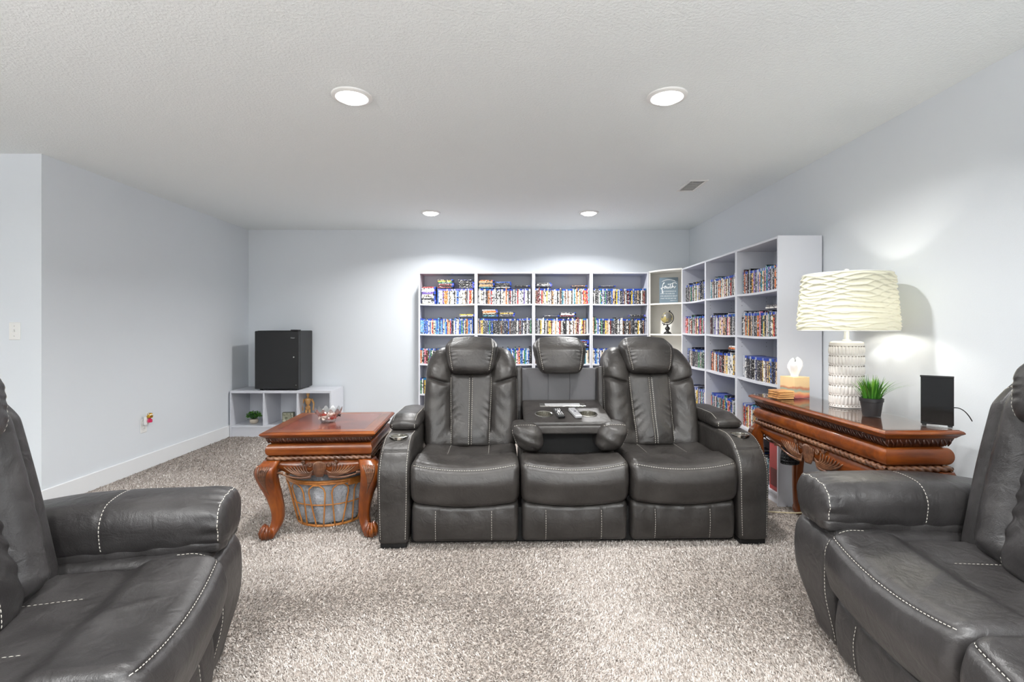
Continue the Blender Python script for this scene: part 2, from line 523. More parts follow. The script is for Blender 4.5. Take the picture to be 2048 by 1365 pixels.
# outlet on left wall, facing +x
t = thing('wall_outlet', 'white wall outlet low on the left wall above the baseboard', 'outlet', (XL, 4.2, 0.373))
MB().box(0, .006, -.036, .036, -.058, .058, .003).obj('cover_plate', M_WHITE, t)
for z in (-.021, .021):
    q = MB().lathe([(.017, 0), (.017, .003), (.015, .004)], 20).xf(Matrix.Translation((.005, 0, z)) @ Matrix.Rotation(PI / 2, 4, 'Y'))
    s_ = q.obj('socket', M_WHITE, t, True, 40)
    for yy in (-.0055, .0055):
        MB().box(.0088, .0095, yy - .001, yy + .001, z - .003, z + .005).obj('slot', M_DARK, s_)
t = thing('plug_in_freshener', 'small plug-in air freshener with pink bottle and gold top in the outlet', 'air freshener', (XL + .0102, 4.2, 0.4))
sf = Soft((.03, .04, .075), .012, None, (4, 4, 6), 3)
sf.build().xf(Matrix.Translation((.0155, .0, .015))).obj('body', M_WHITE, t, True)
M_PINK = plain('pink_liquid', lin(205, 40, 90), 0.15, coat=0.6)
M_GOLD = plain('gold_metal', lin(190, 150, 60), 0.28, 0.9)
MB().lathe([(.004, .0), (.017, .002), (.019, .012), (.018, .026), (.009, .032), (.009, .038)], 20, c=(.045, 0, .0)).obj('bottle', M_PINK, t, True, 50)
MB().lathe([(.010, .038), (.021, .042), (.023, .06), (.018, .075), (.013, .08)], 20, c=(.045, 0, .0)).obj('cap', M_GOLD, t, True, 50)
cr = MB()
for i in range(9):
    a = i * 2 * PI / 9
    cr.sphere((.045 + .021 * math.cos(a), .021 * math.sin(a), .066 + .008 * (i % 2)), .0055, 8, 6)
cr.obj('beads', M_WHITE, t, True)

# =================================================================== SEATING
SW = 0.60            # width of one seat
CACHE = {}
def cached(key, fn):
    if key not in CACHE: CACHE[key] = fn()
    return CACHE[key]

# ---- seat cushion
SEAT_C = np.array([0, 0.285, 0.365])
def seat_soft():
    w = SW - 0.008
    def d(q):
        p = q + SEAT_C
        x, y, z = p[:, 0].copy(), p[:, 1].copy(), p[:, 2].copy()
        u = x / (w / 2); dip = 1 - np.clip(u * u, 0, 1)
        f = 1 - sm(y, 0.02, 0.30); f0 = 1 - sm(y, -0.02, 0.10)
        top = sm(z, 0.30, 0.46); bot = 1 - sm(z, 0.25, 0.36)
        nz = z - 0.034 * dip * f * top - 0.026 * dip * bot * f
        nz -= top * (0.030 * sm(y, 0.17, 0.24) + 0.012 * dip * sm(y, 0.1, 0.3))
        nz += top * 0.012 * gs(np.abs(u) - 0.8, 0.3) * sm(y, 0.2, 0.3)
        nz -= top * sm(y, 0.25, 0.29) * 0.006 * (gs(x - 0.13, 0.006) + gs(x + 0.13, 0.006))
        ny = y - f0 * 0.030 * gs(z - 0.372, 0.085) + f0 * 0.008 * gs(z - 0.458, 0.006)
        ny -= f0 * 0.010 * dip
        nx = x
        # slack creases
        wr = np.sin(38 * x + 14 * y) * np.sin(9 * x + 1.3) * top * sm(y, 0.03, 0.12)
        nz += 0.0022 * wr
        nz += top * 0.004 * gs(x * 0.75 + 0.55 * (y - 0.12) - 0.02, 0.008) * gs(y - 0.12, 0.06)
        return np.stack([nx, ny, nz], 1)
    return Soft((w, 0.59, 0.235), (0.040, 0.05, 0.048), d, (56, 44, 26), 6)
S_SEAT = seat_soft()
def seat_mesh(m): return cached(('seat', m.name), lambda: S_SEAT.build().mesh('seat', m, True))
def seat_stitch():
    mb = MB(); h = S_SEAT.h
    xs = np.linspace(-0.285, 0.285, 60)
    S_SEAT.stitch(mb, np.stack([xs, np.full(60, -h[1]), np.full(60, 0.468 - SEAT_C[2])], 1))
    for sx in (-1, 1):
        ys = np.linspace(0.0, 0.24, 20)
        S_SEAT.stitch(mb, np.stack([np.full(20, sx * 0.122), ys, np.full(20, h[2])], 1), w=0.0016)
    return mb.mesh('stitching', M_THREAD)

# ---- foot rest panel
FOOT_C = np.array([0, 0.075, 0.140])
def foot_soft():
    w = SW - 0.018
    def d(q):
        p = q + FOOT_C
        x, y, z = p.T.copy()
        dip = 1 - np.clip((x / (w / 2)) ** 2, 0, 1)
        f = 1 - sm(y, 0.02, 0.07)
        z2 = z - 0.024 * dip * sm(z, 0.10, 0.24)
        y2 = y - 0.016 * f * gs(z - 0.14, 0.10) + f * 0.006 * (gs(x - 0.152, 0.005) + gs(x + 0.152, 0.005))
        y2 += f * 0.0025 * np.sin(50 * x + 20 * z) * sm(z, 0.17, 0.24)
        return np.stack([x, y2, z2], 1)
    return Soft((w, 0.12, 0.225), (0.03, 0.035, 0.03), d, (60, 6, 18), 4)
S_FOOT = foot_soft()
def foot_stitch():
    mb = MB()
    for sx in (-1, 1):
        zs = np.linspace(-0.10, 0.085, 30)
        S_FOOT.stitch(mb, np.stack([np.full(30, sx * 0.152 - 0.008), np.full(30, -S_FOOT.h[1]), zs], 1))
    return mb.mesh('stitching', M_THREAD)

# ---- back rest body with wings
LEAN = 0.33
BACK_C = np.array([0, 0.61, 0.735])
def lean(p):
    p = p.copy(); p[:, 1] += (p[:, 2] - 0.45) * LEAN
    return p
def back_soft():
    def d(q):
        p = q + BACK_C
        x, y, z = p.T.copy()
        ax = np.abs(x)
        f = 1 - sm(y, 0.52, 0.62)
        wing = gs(ax - 0.232, 0.085)
        y2 = y - f * 0.040 * wing
        y2 += f * 0.045 * (1 - sm(ax, 0.10, 0.165)) * sm(z, 0.5, 0.56)
        zc = 0.862 - 0.032 * (1 - sm(ax, 0.15, 0.29))
        y2 += f * 0.028 * gs(z - zc, 0.011) * sm(ax, 0.13, 0.17)
        y2 -= f * 0.018 * gs(z - zc - 0.055, 0.05) * sm(ax, 0.14, 0.2)
        y2 -= f * 0.012 * gs(z - zc + 0.06, 0.05) * sm(ax, 0.14, 0.2)
        sk = 1 + 0.035 * gs(z - 0.70, 0.16) - 0.045 * sm(z, 0.92, 1.06)
        x2 = x * sk
        z2 = z - 0.032 * sm(ax, 0.2, 0.31) * sm(z, 0.9, 1.06)
        # creases fanning from the seams
        y2 += f * 0.0022 * np.sin(70 * z + 60 * ax) * sm(ax, 0.14, 0.18) * (1 - sm(ax, 0.18, 0.28)) * gs(z - 0.62, 0.2)
        y2 += 0.05 * sm(z, 0.93, 1.06) * f
        return lean(np.stack([x2, y2, z2], 1))
    return Soft((0.605, 0.215, 0.65), (0.055, 0.075, 0.07), d, (84, 10, 84), 5)
S_BACK = back_soft()
def back_stitch():
    mb = MB(); h = S_BACK.h
    for sx in (-1, 1):
        zs = np.linspace(-0.28, 0.30, 40)
        S_BACK.stitch(mb, np.stack([np.full(40, sx * h[0]), np.full(40, -h[1] + 0.045), zs], 1))
    return mb.mesh('stitching', M_THREAD)

# ---- plain-sided back of the loveseats: flat outer panel, inner bolster
def back2_soft():
    def d(q):
        p = q + BACK_C
        x, y, z = p.T.copy()
        ax = np.abs(x)
        f = 1 - sm(y, 0.52, 0.62)
        y2 = y - f * 0.055 * gs(ax - 0.165, 0.055) * sm(z, .44, .52)
        y2 += f * 0.045 * (1 - sm(ax, 0.08, 0.13)) * sm(z, 0.5, 0.56)
        y2 += f * 0.012 * gs(ax - 0.232, 0.008)
        y2 -= f * 0.010 * gs(ax - 0.27, 0.03)
        x2 = x * (1 + 0.03 * gs(z - 0.72, 0.18) - 0.03 * sm(z, 0.9, 1.06))
        z2 = z - 0.045 * sm(ax, 0.17, 0.30) * sm(z, 0.86, 1.06)
        y2 += f * 0.0025 * np.sin(62 * z + 90 * ax + 2 * np.sin(17 * z)) * gs(ax - 0.20, 0.03) * gs(z - 0.62, 0.16)
        y2 += 0.04 * sm(z, 0.93, 1.06) * f
        return lean(np.stack([x2, y2, z2], 1))
    return Soft((0.605, 0.215, 0.65), (0.030, 0.05, 0.07), d, (84, 10, 70), 5)
S_BACK2 = back2_soft()
def back2_stitch():
    mb = MB(); h = S_BACK2.h
    for sx in (-1, 1):
        P = [(sx * (h[0] - .006), -h[1], z) for z in np.linspace(-0.30, 0.27, 40)] + [(sx * (h[0] - .006 - .1 * s), -h[1], .27 + .04 * s) for s in np.linspace(0.1, 1, 10)]
        S_BACK2.stitch(mb, P)
    return mb.mesh('stitching', M_THREAD)

# ---- centre panel of the back
PAD_C = np.array([0, 0.545, 0.665])
def pad_soft():
    def d(q):
        p = q + PAD_C
        x, y, z = p.T.copy()
        f = 1 - sm(y, 0.50, 0.55)
        x2 = x * (1.02 - 0.10 * (1 - sm(z, 0.45, 0.85)))
        y2 = y - f * 0.022 * np.cos(np.clip(x / 0.15, -1, 1) * PI / 2)
        y2 += f * 0.012 * gs(x, 0.007)
        ax = np.abs(x)
        rip = np.sin(105 * (z + 0.75 * ax) + 1.5 * np.sin(19 * z)) * gs(ax - 0.13, 0.05)
        y2 += f * 0.0035 * rip * (0.35 + gs(z - 0.60, 0.14))
        y2 -= f * 0.014 * gs(z - 0.52, 0.07)
        return lean(np.stack([x2, y2, z], 1))
    return Soft((0.288, 0.09, 0.47), (0.03, 0.04, 0.035), d, (56, 4, 84), 4)
S_PAD = pad_soft()
def pad_stitch():
    mb = MB(); h = S_PAD.h
    zs = np.linspace(-0.21, 0.205, 60)
    for x in (-0.135, -0.009, 0.009, 0.135):
        S_PAD.stitch(mb, np.stack([np.full(60, x), np.full(60, -h[1]), zs], 1), w=0.0024)
    return mb.mesh('stitching', M_THREAD)

# ---- head rest
HEAD_C = np.array([0, 0.525, 1.012])
def head_soft():
    def d(q):
        p = q + HEAD_C
        x, y, z = p.T.copy()
        f = 1 - sm(y, 0.45, 0.56)
        k = (z - 0.887) / 0.25
        x2 = x * (0.86 + 0.17 * sm(k, 0, 0.75) - 0.06 * sm(k, 0.75, 1.0))
        ax = np.abs(x)
        y2 = y - f * 0.030 * np.cos(np.clip(x / 0.19, -1, 1) * PI / 2) * (0.4 + 0.6 * gs(k - 0.5, 0.45))
        y2 += f * 0.007 * gs(ax - 0.148, 0.006)
        y2 += f * 0.0016 * np.sin(170 * z + 60 * ax + 3 * np.sin(31 * z)) * gs(ax - 0.125, 0.022)
        y2 += 0.055 * sm(k, 0.62, 1.0) * f
        z2 = z - 0.018 * (x / 0.18) ** 2 * sm(k, 0.6, 1)
        z2 += 0.006 * (x / 0.18) ** 2 * (1 - sm(k, 0, 0.3))
        return lean(np.stack([x2, y2, z2], 1))
    return Soft((0.352, 0.185, 0.25), (0.05, 0.07, 0.07), d, (64, 10, 50), 6)
S_HEAD = head_soft()
def head_stitch():
    mb = MB(); h = S_HEAD.h
    for sx in (-1, 1):
        zs = np.linspace(-0.105, 0.10, 40)
        S_HEAD.stitch(mb, np.stack([np.full(40, sx * 0.141), np.full(40, -h[1]), zs], 1))
    return mb.mesh('stitching', M_THREAD)

def put(name, key, fn, parent, loc=(0, 0, 0), rot=None):
    return link(name, cached(key, fn), parent, loc, rot)

def upright(o, dy, al):
    if al:
        py, pz = .46 - dy, .67
        c, s = math.cos(al), math.sin(al)
        o.location.y = py - (py * c - pz * s) + dy
        o.location.z = pz - (py * s + pz * c)
        o.rotation_euler.x = al
def seat_unit(root, x, m, back=True, dy=0.0, al=0.0):
    k = m.name
    s = put('seat', ('seat', k), lambda: S_SEAT.build().mesh('seat', m, True), root, (x, 0, 0))
    put('stitching', 'seat_st', seat_stitch, s)
    fo = put('footrest', ('foot', k), lambda: S_FOOT.build().mesh('footrest', m, True), root, (x, 0, 0))
    put('stitching', 'foot_st', foot_stitch, fo)
    if back:
        SB, st_, ky = (S_BACK2, back2_stitch, 'back2') if al else (S_BACK, back_stitch, 'back')
        b = put('backrest', (ky, k), lambda: SB.build().mesh('backrest', m, True), root, (x, dy, 0))
        put('stitching', ky + '_st', st_, b)
        p = put('back_panel', ('pad', k), lambda: S_PAD.build().mesh('back_panel', m, True), root, (x, dy, 0))
        put('stitching', 'pad_st', pad_stitch, p)
    hd = put('headrest', ('head', k), lambda: S_HEAD.build().mesh('headrest', m, True), root, (x, dy, 0))
    put('stitching', 'head_st', head_stitch, hd)
    upright(hd, dy, al)
    if back: upright(b, dy, al); upright(p, dy, al)
    return hd

def cut_cyl(o, c, r, depth, M=None):
    cy = MB().lathe([(r, -depth), (r, depth)], 32)
    if M is not None: cy.xf(M)
    cy.xf(Matrix.Translation(c))
    co = cy.obj('cutter', M_DARK)
    md = o.modifiers.new('b', 'BOOLEAN'); md.operation = 'DIFFERENCE'; md.object = co; md.solver = 'EXACT'
    bpy.context.view_layer.update()
    keep = o.parent; o.parent = None
    bpy.context.view_layer.update()
    dg = bpy.context.evaluated_depsgraph_get()
    me = bpy.data.meshes.new_from_object(o.evaluated_get(dg))
    o.modifiers.clear(); o.data = me
    o.parent = keep
    bpy.data.objects.remove(co)

def cup_holder(root, c, r, M=None, depth=0.05):
    prof = [(r + .0075, .0005), (r + .0075, .003), (r + .002, .0042), (r - .002, .002), (r - .003, -.012), (r - .006, -depth), (0.0005, -depth)]
    def rf(R, Z, T):
        k = np.clip((-.004 - Z) / .01, 0, 1) * (R > r * .5)
        return R - k * 0.0022 * (np.cos(T * 18) > 0.2), Z
    q = MB().lathe(prof, 72, cap0=False, rf=rf)
    if M is not None: q.xf(M)
    q.xf(Matrix.Translation(c))
    return q.obj('cup_holder', M_STEEL, root, True, 40)

def round_fronttop(y, z, y0, z1, R):
    """bend the square front-top corner of a side profile into a quarter circle"""
    a = (y0 + R - y) / R; b = (z - (z1 - R)) / R
    k = (a > 0) & (b > 0)
    m = np.maximum(a, b); L = np.sqrt(a * a + b * b) + 1e-9
    a2, b2 = a * m / L, b * m / L
    return np.where(k, y0 + R - a2 * R, y), np.where(k, z1 - R + b2 * R, z)

M_GREY = plain('grey_plastic', lin(168, 168, 170), 0.4)
# ---------------------------------------------------------------- the three-seat sofa
sofa = thing('reclining_sofa', 'three-seat grey leather reclining sofa with folded-down centre console facing the viewer', 'sofa', (0.345, 2.725, 0), math.radians(1.6))
for x in (-0.6, 0.6):
    seat_unit(sofa, x, M_LEATHER)
seat_unit(sofa, 0.0, M_LEATHER, back=False)
ARM_C = np.array([0, 0.465, 0.305])
def arm_soft():
    def d(q):
        p = q + ARM_C
        x, y, z = p.T.copy()
        y, z = round_fronttop(y, z, 0.0, 0.5825, 0.21)
        x2 = x * (1 + 0.05 * gs(z - 0.36, 0.16) - 0.04 * (1 - sm(z, 0.03, 0.2)))
        fr = (1 - sm(y, 0.0, 0.08)) + sm(z, 0.5, 0.58)
        y2 = y - 0.010 * gs(x, 0.07) * (1 - sm(y, 0, 0.1))
        return np.stack([x2, y2, z], 1)
    return Soft((0.170, 0.93, 0.555), 0.024, d, (16, 60, 44), 4)
S_ARM = arm_soft()
def arm_stitch():
    mb = MB(); h = S_ARM.h
    for sx in (-1, 1):
        x = sx * (h[0] - 0.016)
        P = [(x, -h[1], z) for z in np.linspace(-h[2] + .03, h[2] - .002, 50)] + [(x, y, h[2]) for y in np.linspace(-h[1] + .004, -0.17, 30)]
        S_ARM.stitch(mb, P, dense=300)
    return mb
for sx in (-1, 1):
    ax = sx * 0.988
    a = S_ARM.build().obj('arm', M_LEATHER, sofa, True)
    cut_cyl(a, (0, 0.165, 0.58), 0.046, 0.055)
    a.data.materials.clear(); a.data.materials.append(M_LEATHER)
    a.location = (ax, 0, 0)
    arm_stitch().obj('stitching', M_THREAD, a)
    cup_holder(a, (0, 0.165, 0.5775), 0.046)
    LC = np.array([0, 0.52, 0.618])
    def dl(q):
        p = q + LC
        x, y, z = p.T.copy()
        z2 = z + 0.018 * np.cos(np.clip(x / 0.1, -1, 1) * PI / 2) * sm(z, 0.6, 0.65) - 0.03 * (1 - sm(y, 0.28, 0.42)) * sm(z, .6, .66)
        y2 = y + 0.012 * (x / 0.085) ** 2 * (1 - sm(y, 0.28, 0.4))
        return np.stack([x, y2, z2], 1)
    L = Soft((0.178, 0.47, 0.072), (0.03, 0.035, 0.03), dl, (18, 34, 6), 4)
    lid = L.build().obj('storage_lid', M_LEATHER, a, True)
    mb = MB()
    for s2 in (-1, 1):
        ys = np.linspace(-0.2, 0.22, 30)
        L.stitch(mb, np.stack([np.full(30, s2 * 0.067), ys, np.full(30, L.h[2])], 1))
        zs = np.linspace(-.02, .02, 8)
        L.stitch(mb, np.stack([np.full(8, s2 * 0.067), np.full(8, -L.h[1]), zs], 1))
    mb.obj('stitching', M_THREAD, a)
    MB().box(-0.07, 0.07, 0.012, 0.09, 0.0, 0.034, 0.003).obj('foot', M_BLACK, sofa, loc=(ax, 0, 0))
MB().box(-0.9, 0.9, 0.06, 0.85, 0.012, 0.20, 0.004).obj('base_frame', M_DARK, sofa)
# back shell behind the middle seat
MB().box(-0.285, 0.285, 0.735, 0.765, 0.30, 0.918, 0.006).obj('back_shell', M_FABRIC, sofa)
for sx in (-1, 1):
    Soft((0.045, 0.14, 0.5), .018, lambda q: q, (4, 6, 16), 3).build().xf(Matrix.Translation((sx * 0.278, 0.715, 0.68)) @ Matrix.Rotation(-0.12, 4, 'X')).obj('shell_edge', M_LEATHER, sofa, True)
MB().box(-0.075, 0.075, 0.722, 0.736, 0.60, 0.912, 0.004).obj('headrest_plate', M_FABRIC, sofa)
for sx in (-1, 1):
    MB().tube([(sx * .13, .752, .88), (sx * .14, .752, .95), (sx * .14, .72, 1.02)], .009, 8).obj('headrest_bracket', M_DARKMETAL, sofa, True)
# folded-down console table
tilt = math.radians(9.0)
TM = Matrix.Translation((0, 0.455, 0.648)) @ Matrix.Rotation(tilt, 4, 'X')
def dt(q):
    x, y, z = q.T.copy()
    x2 = x * (1 + 0.02 * (-y / 0.22))
    return np.stack([x2, y, z], 1)
tb = Soft((0.525, 0.46, 0.055), (0.016, 0.016, 0.014), dt, (30, 26, 4), 3)
table = tb.build().obj('fold_down_table', M_LEATHER, sofa, True)
for sx in (-1, 1):
    cut_cyl(table, (sx * 0.137, -0.075, 0.0), 0.05, 0.045)
table.data.materials.clear(); table.data.materials.append(M_LEATHER)
table.matrix_local = TM
for sx in (-1, 1):
    cup_holder(table, (sx * 0.137, -0.075, 0.0272), 0.05, depth=0.048)
MB().box(-.15, .15, .075, .135, .0272, .0305, .001).obj('charging_panel', M_STEEL, table)
MB().box(-.115, .115, .085, .102, .0303, .0325, .0008).obj('charging_cover', M_GREY, table)
MB().box(-.115, .115, .108, .125, .0303, .0325, .0008).obj('charging_cover', M_GREY, table)
Soft((0.40, 0.03, 0.05), .012, None, (20, 3, 4), 3).build().xf(Matrix.Translation((0.005, 0.222, 0.598))).obj('front_lip', M_LEATHER, sofa, True)
MB().box(-.2, .2, .30, .33, .44, .61).obj('cavity_shade_panel', M_DARK, sofa)  # black sheet standing in for the shade inside the gap
for sx in (-1, 1):
    def de(q):
        x, y, z = q.T.copy()
        k = gs(x, .07) * gs(z, .07)
        y2 = y - .02 * k * (y < 0) + .004 * np.sin(95 * z + 45 * x) * gs(y + .09, .05)
        x2 = x * (1 + .12 * (z / .08)) + sx * .02 * (z / .08)
        return np.stack([x2, y2, z], 1)
    E = Soft((0.175, 0.23, 0.165), (0.06, 0.07, 0.06), de, (20, 16, 20), 6)
    e = E.build().obj('console_bolster', M_LEATHER, sofa, True, loc=(sx * 0.245, 0.27, 0.558))
    mb = MB()
    xs = np.linspace(-.07, .07, 30)
    E.stitch(mb, np.stack([xs, np.full(30, -E.h[1] + .03), np.full(30, E.h[2])], 1))
    zs = np.linspace(-.06, .06, 24)
    E.stitch(mb, np.stack([np.full(24, sx * .0875), np.full(24, -E.h[1] + .03), zs], 1))
    mb.obj('stitching', M_THREAD, e)

# remotes lying on the console table
def remote(name, label, lx, ly, rz, body, btn, L=0.15, W=0.044):
    base = Matrix.Translation((0.345, 2.725, 0)) @ Matrix.Rotation(math.radians(1.6), 4, 'Z') @ TM
    M = base @ Matrix.Translation((lx, ly, 0.0280)) @ Matrix.Rotation(rz, 4, 'Z')
    o = thing(name, label, 'remote')
    o.matrix_world = M
    Soft((W, L, 0.02), (.006, .008, .006), None, (4, 6, 2), 3).build().xf(Matrix.Translation((0, 0, .010))).obj('body', body, o, True)
    bt = MB().box(-.0034, .0034, -.0032, .0032, 0, .0020, .0008).mesh('button', btn)
    for i in range(3):
        for j in range(6):
            if j == 3 and i != 1: continue
            link('button', bt, o, ((i - 1) * .0125, -L / 2 + .022 + j * .0195, .0198))
    q = MB().lathe([(.009, 0), (.009, .0015), (.007, .002)], 20); q.obj('dial', btn, o, True, 40, loc=(0, -L / 2 + .022 + 3 * .0195, .0198))
M_GREYDK = plain('slate_plastic', lin(88, 88, 94), 0.4)
remote('remote_control', 'black remote with white buttons on the sofa console', -0.045, -0.085, math.radians(6), M_BLACK, M_WHITE)
remote('remote_control', 'grey remote control on the sofa console by the right cup holder', 0.055, -0.085, math.radians(9), M_GREY, M_GREYDK, 0.155)

# ---------------------------------------------------------------- the two loveseats with pillow arms
PIL_C = np.array([0, 0.385, 0.532])
def pillow_soft():
    def d(q):
        p = q + PIL_C
        x, y, z = p.T.copy()
        f = 1 - sm(y, -0.05, 0.09)
        x2 = x * (1 + 0.06 * gs(y - 0.25, 0.2)) * (1 - 0.10 * (1 - sm(z, 0.47, 0.57)))
        z2 = z + 0.018 * np.cos(np.clip(x / 0.14, -1, 1) * PI / 2) * sm(z, 0.54, 0.61) + 0.012 * gs(y - 0.36, 0.24) * sm(z, .52, .60)
        z2 -= 0.02 * sm(y, 0.45, 0.75) * sm(z, .52, .60)
        z2 -= 0.018 * (1 - sm(y, -0.06, 0.08)) * sm(z, .52, .60)
        g = gs(y - 0.34, 0.006)
        x2 *= 1 - 0.02 * g; z2 -= 0.004 * g * sm(z, .54, .59)
        rip = np.sin(120 * x + 40 * z) * gs(y - 0.03, 0.05)
        z2 += 0.003 * rip * sm(z, .57, .60)
        x2 += np.sign(x) * 0.0035 * np.sin(130 * z) * gs(y - 0.02, 0.05) * sm(np.abs(x), .09, .125)
        return np.stack([x2, y, z2], 1)
    return Soft((0.240, 0.80, 0.155), (0.06, 0.028, 0.058), d, (30, 70, 10), 6)
S_PIL = pillow_soft()
def pil_stitch():
    mb = MB(); h = S_PIL.h
    def ring(yb, e):
        a = h[0] - S_PIL.r[0]; b = h[2] - S_PIL.r[2]
        P = []
        for (x, z) in ((-h[0], -b - .01), (-h[0], b), ):
            P.append((x, yb, z))
        P = [(-h[0], yb, z) for z in np.linspace(-b - .02, h[2], 12)] + [(x, yb, h[2]) for x in np.linspace(-h[0], h[0], 40)][1:] + [(h[0], yb, z) for z in np.linspace(h[2], -b - .02, 12)][1:]
        return P
    S_PIL.stitch(mb, ring(-h[1] + 0.355, 0), dense=300, w=.0026)
    S_PIL.stitch(mb, ring(-h[1] + 0.022, 0), dense=300, w=.0026)
    return mb.mesh('stitching', M_THREAD)
PAN_C = np.array([0, 0.43, 0.245])
def panel_soft(side):
    def d(q):
        p = q + PAN_C
        x, y, z = p.T.copy()
        y, z = round_fronttop(y, z, 0.0, 0.465, 0.09)
        out = x * side
        sw = sm(out, -0.05, 0.10)
        x2 = x + side * sw * (0.045 * gs(z - 0.31, 0.15) - 0.06 * (1 - sm(z, 0.02, 0.24)))
        y2 = y - 0.012 * (1 - sm(y, 0, .1)) * gs(z - .3, .2) + 0.025 * (1 - sm(y, 0, .2)) * sm(out, 0.05, 0.14) + .03 * (1 - sm(z, .02, .25)) * (1 - sm(y, 0, .2))
        return np.stack([x2, y2, z], 1)
    return Soft((0.270, 0.86, 0.44), (0.035, 0.03, 0.035), d, (20, 50, 36), 4)
def loveseat(label, loc, rz, name='reclining_loveseat'):
    r = thing(name, label, 'loveseat', loc, rz)
    for x in (-0.3, 0.3):
        seat_unit(r, x, M_LEATHER2, True, -0.10, math.radians(6.5))
    MB().box(-0.6, 0.6, 0.06, 0.84, 0.012, 0.20, 0.004).obj('base_frame', M_DARK, r)
    for sx in (-1, 1):
        S = panel_soft(sx)
        a = put('arm', ('panel', sx), lambda: S.build().mesh('arm', M_LEATHER2, True), r, (sx * 0.738, 0, 0))
        def st():
            mb = MB(); h = S.h
            for xx in (-sx * (h[0] - .018), sx * (h[0] - .012)):
                P = [(xx, -h[1], z) for z in np.linspace(-h[2] + .03, h[2] - .004, 40)] + [(xx, y, h[2]) for y in np.linspace(-h[1] + .004, -.3, 12)]
                S.stitch(mb, P, dense=240)
            return mb.mesh('stitching', M_THREAD)
        put('stitching', ('panel_st', sx), st, a)
        def gus():
            def dg(q):
                p = q + np.array([0, .385, .475]); x, y, z = p.T.copy()
                y2 = y + .005 * np.sin(110 * x + 25 * z) * (1 - sm(y, -.03, .1))
                x2 = x + .003 * np.sin(60 * y)
                return np.stack([x2, y2, z], 1)
            return Soft((0.215, 0.78, 0.06), .026, dg, (24, 40, 3), 4).build().mesh('arm_gusset', M_LEATHER2, True)
        put('arm_gusset', 'gusset', gus, a, (0, 0, 0))
        pl = put('arm_pillow', 'pillow', lambda: S_PIL.build().mesh('arm_pillow', M_LEATHER2, True), a, (0, 0, 0))
        put('stitching', 'pil_st', pil_stitch, a)
        MB().box(-0.07, 0.07, 0.10, 0.18, 0.0, 0.034, 0.003).obj('foot', M_BLACK, r, loc=(sx * 0.72, 0, 0))
        MB().box(-0.07, 0.07, 0.70, 0.78, 0.0, 0.034, 0.003).obj('foot', M_BLACK, r, loc=(sx * 0.72, 0, 0))
    return r
loveseat('charcoal leather loveseat with pillow arms at the left edge of the picture', (-0.817, 1.052, 0), math.radians(104.0))
loveseat('charcoal leather loveseat with pillow arms in the lower right corner', (1.10, 1.21, 0), math.radians(-95.0))

for o in bpy.data.objects:
    if o.name.split('.')[0] == 'stitching': o['kind'] = 'stuff'
    if o.name.split('.')[0] == 'beads': o['kind'] = 'stuff'

# =================================================================== CARVED TABLES
def sweep_rect(prof, hx, hy, cap_top=True, cap_bot=True):
    mb = MB(); V = []; F = []
    for (i, z) in prof:
        V += [(-hx + i, -hy + i, z), (hx - i, -hy + i, z), (hx - i, hy - i, z), (-hx + i, hy - i, z)]
    n = len(prof)
    for k in range(n - 1):
        for j in range(4):
            a, b = k * 4 + j, k * 4 + (j + 1) % 4
            F.append((a, a + 4, b + 4, b))
    if cap_top: F.append((0, 1, 2, 3))
    if cap_bot: F.append(tuple((n - 1) * 4 + j for j in (3, 2, 1, 0)))
    return mb.add(V, F)

def rope_mb(L, r=0.011, pitch=0.034, lobes=2):
    n = int(L / 0.004); m = 10
    s = np.linspace(-L / 2, L / 2, n); th = np.arange(m) * 2 * PI / m
    S, T = np.meshgrid(s, th, indexing='ij')
    R = r * (0.80 + 0.20 * np.cos(lobes * T - S * 2 * PI / pitch * 1.0))
    V = np.stack([S, R * np.cos(T), R * np.sin(T)], -1).reshape(-1, 3)
    F = [(i * m + j, i * m + (j + 1) % m, (i + 1) * m + (j + 1) % m, (i + 1) * m + j) for i in range(n - 1) for j in range(m)]
    return MB().add(V, F)

def bez(p0, p1, p2, n=14):
    t = np.linspace(0, 1, n)[:, None]
    return (1 - t) ** 2 * np.array(p0) + 2 * t * (1 - t) * np.array(p1) + t * t * np.array(p2)

def wing_carving(k=1.0):
    """carved shell with leaf wings, in (u, v, out) coordinates"""
    mb = MB()
    def put2(P, r, out=0.004):
        P = np.asarray(P); Q = np.stack([P[:, 0] * k, P[:, 1] * 1.0, np.full(len(P), out)], 1)
        mb.tube(Q, r, 6)
    for sx in (-1, 1):
        for i in range(8):
            a = i / 7
            P = bez((0.036 + .010 * a, -.004 - .030 * a), (0.075 + .065 * a, -.040 + .006 * a), (0.075 + .120 * a, .026 - .012 * a))
            P[:, 0] *= sx
            n = len(P); r = 0.0044 * np.sin(np.linspace(0.5, PI - 0.35, n)) + 0.0010
            put2(P, r, 0.004 + .002 * (1 - a))
        for (cx, cz, r0) in ((.052, .022, .012), (.088, .034, .009)):
            th = np.linspace(0, 1.7 * 2 * PI, 34); rr = r0 * (1 - th / (2.2 * 2 * PI))
            P = np.stack([sx * (cx + rr * np.cos(th)), cz + rr * np.sin(th)], 1)
            put2(P, 0.0036, 0.007)
        P = bez((.05 * sx, -.036), (.13 * sx, -.052), (.22 * sx, -.016))
        put2(P, np.linspace(.008, .003, 14), .002)
        P = bez((.20 * sx, -.018), (.225 * sx, -.012), (.25 * sx, -.022)); put2(P, np.linspace(.007, .004, 14), .002)
    for i in range(11):
        a = (i - 5) / 5
        P = bez((.016 * a, -.034), (.034 * a, .0), (.034 * a, .042 - .012 * a * a), 10)
        put2(P, 0.0042 * np.sin(np.linspace(.6, PI - .5, 10)) + .001, .009 + .008 * (1 - a * a))
    return mb

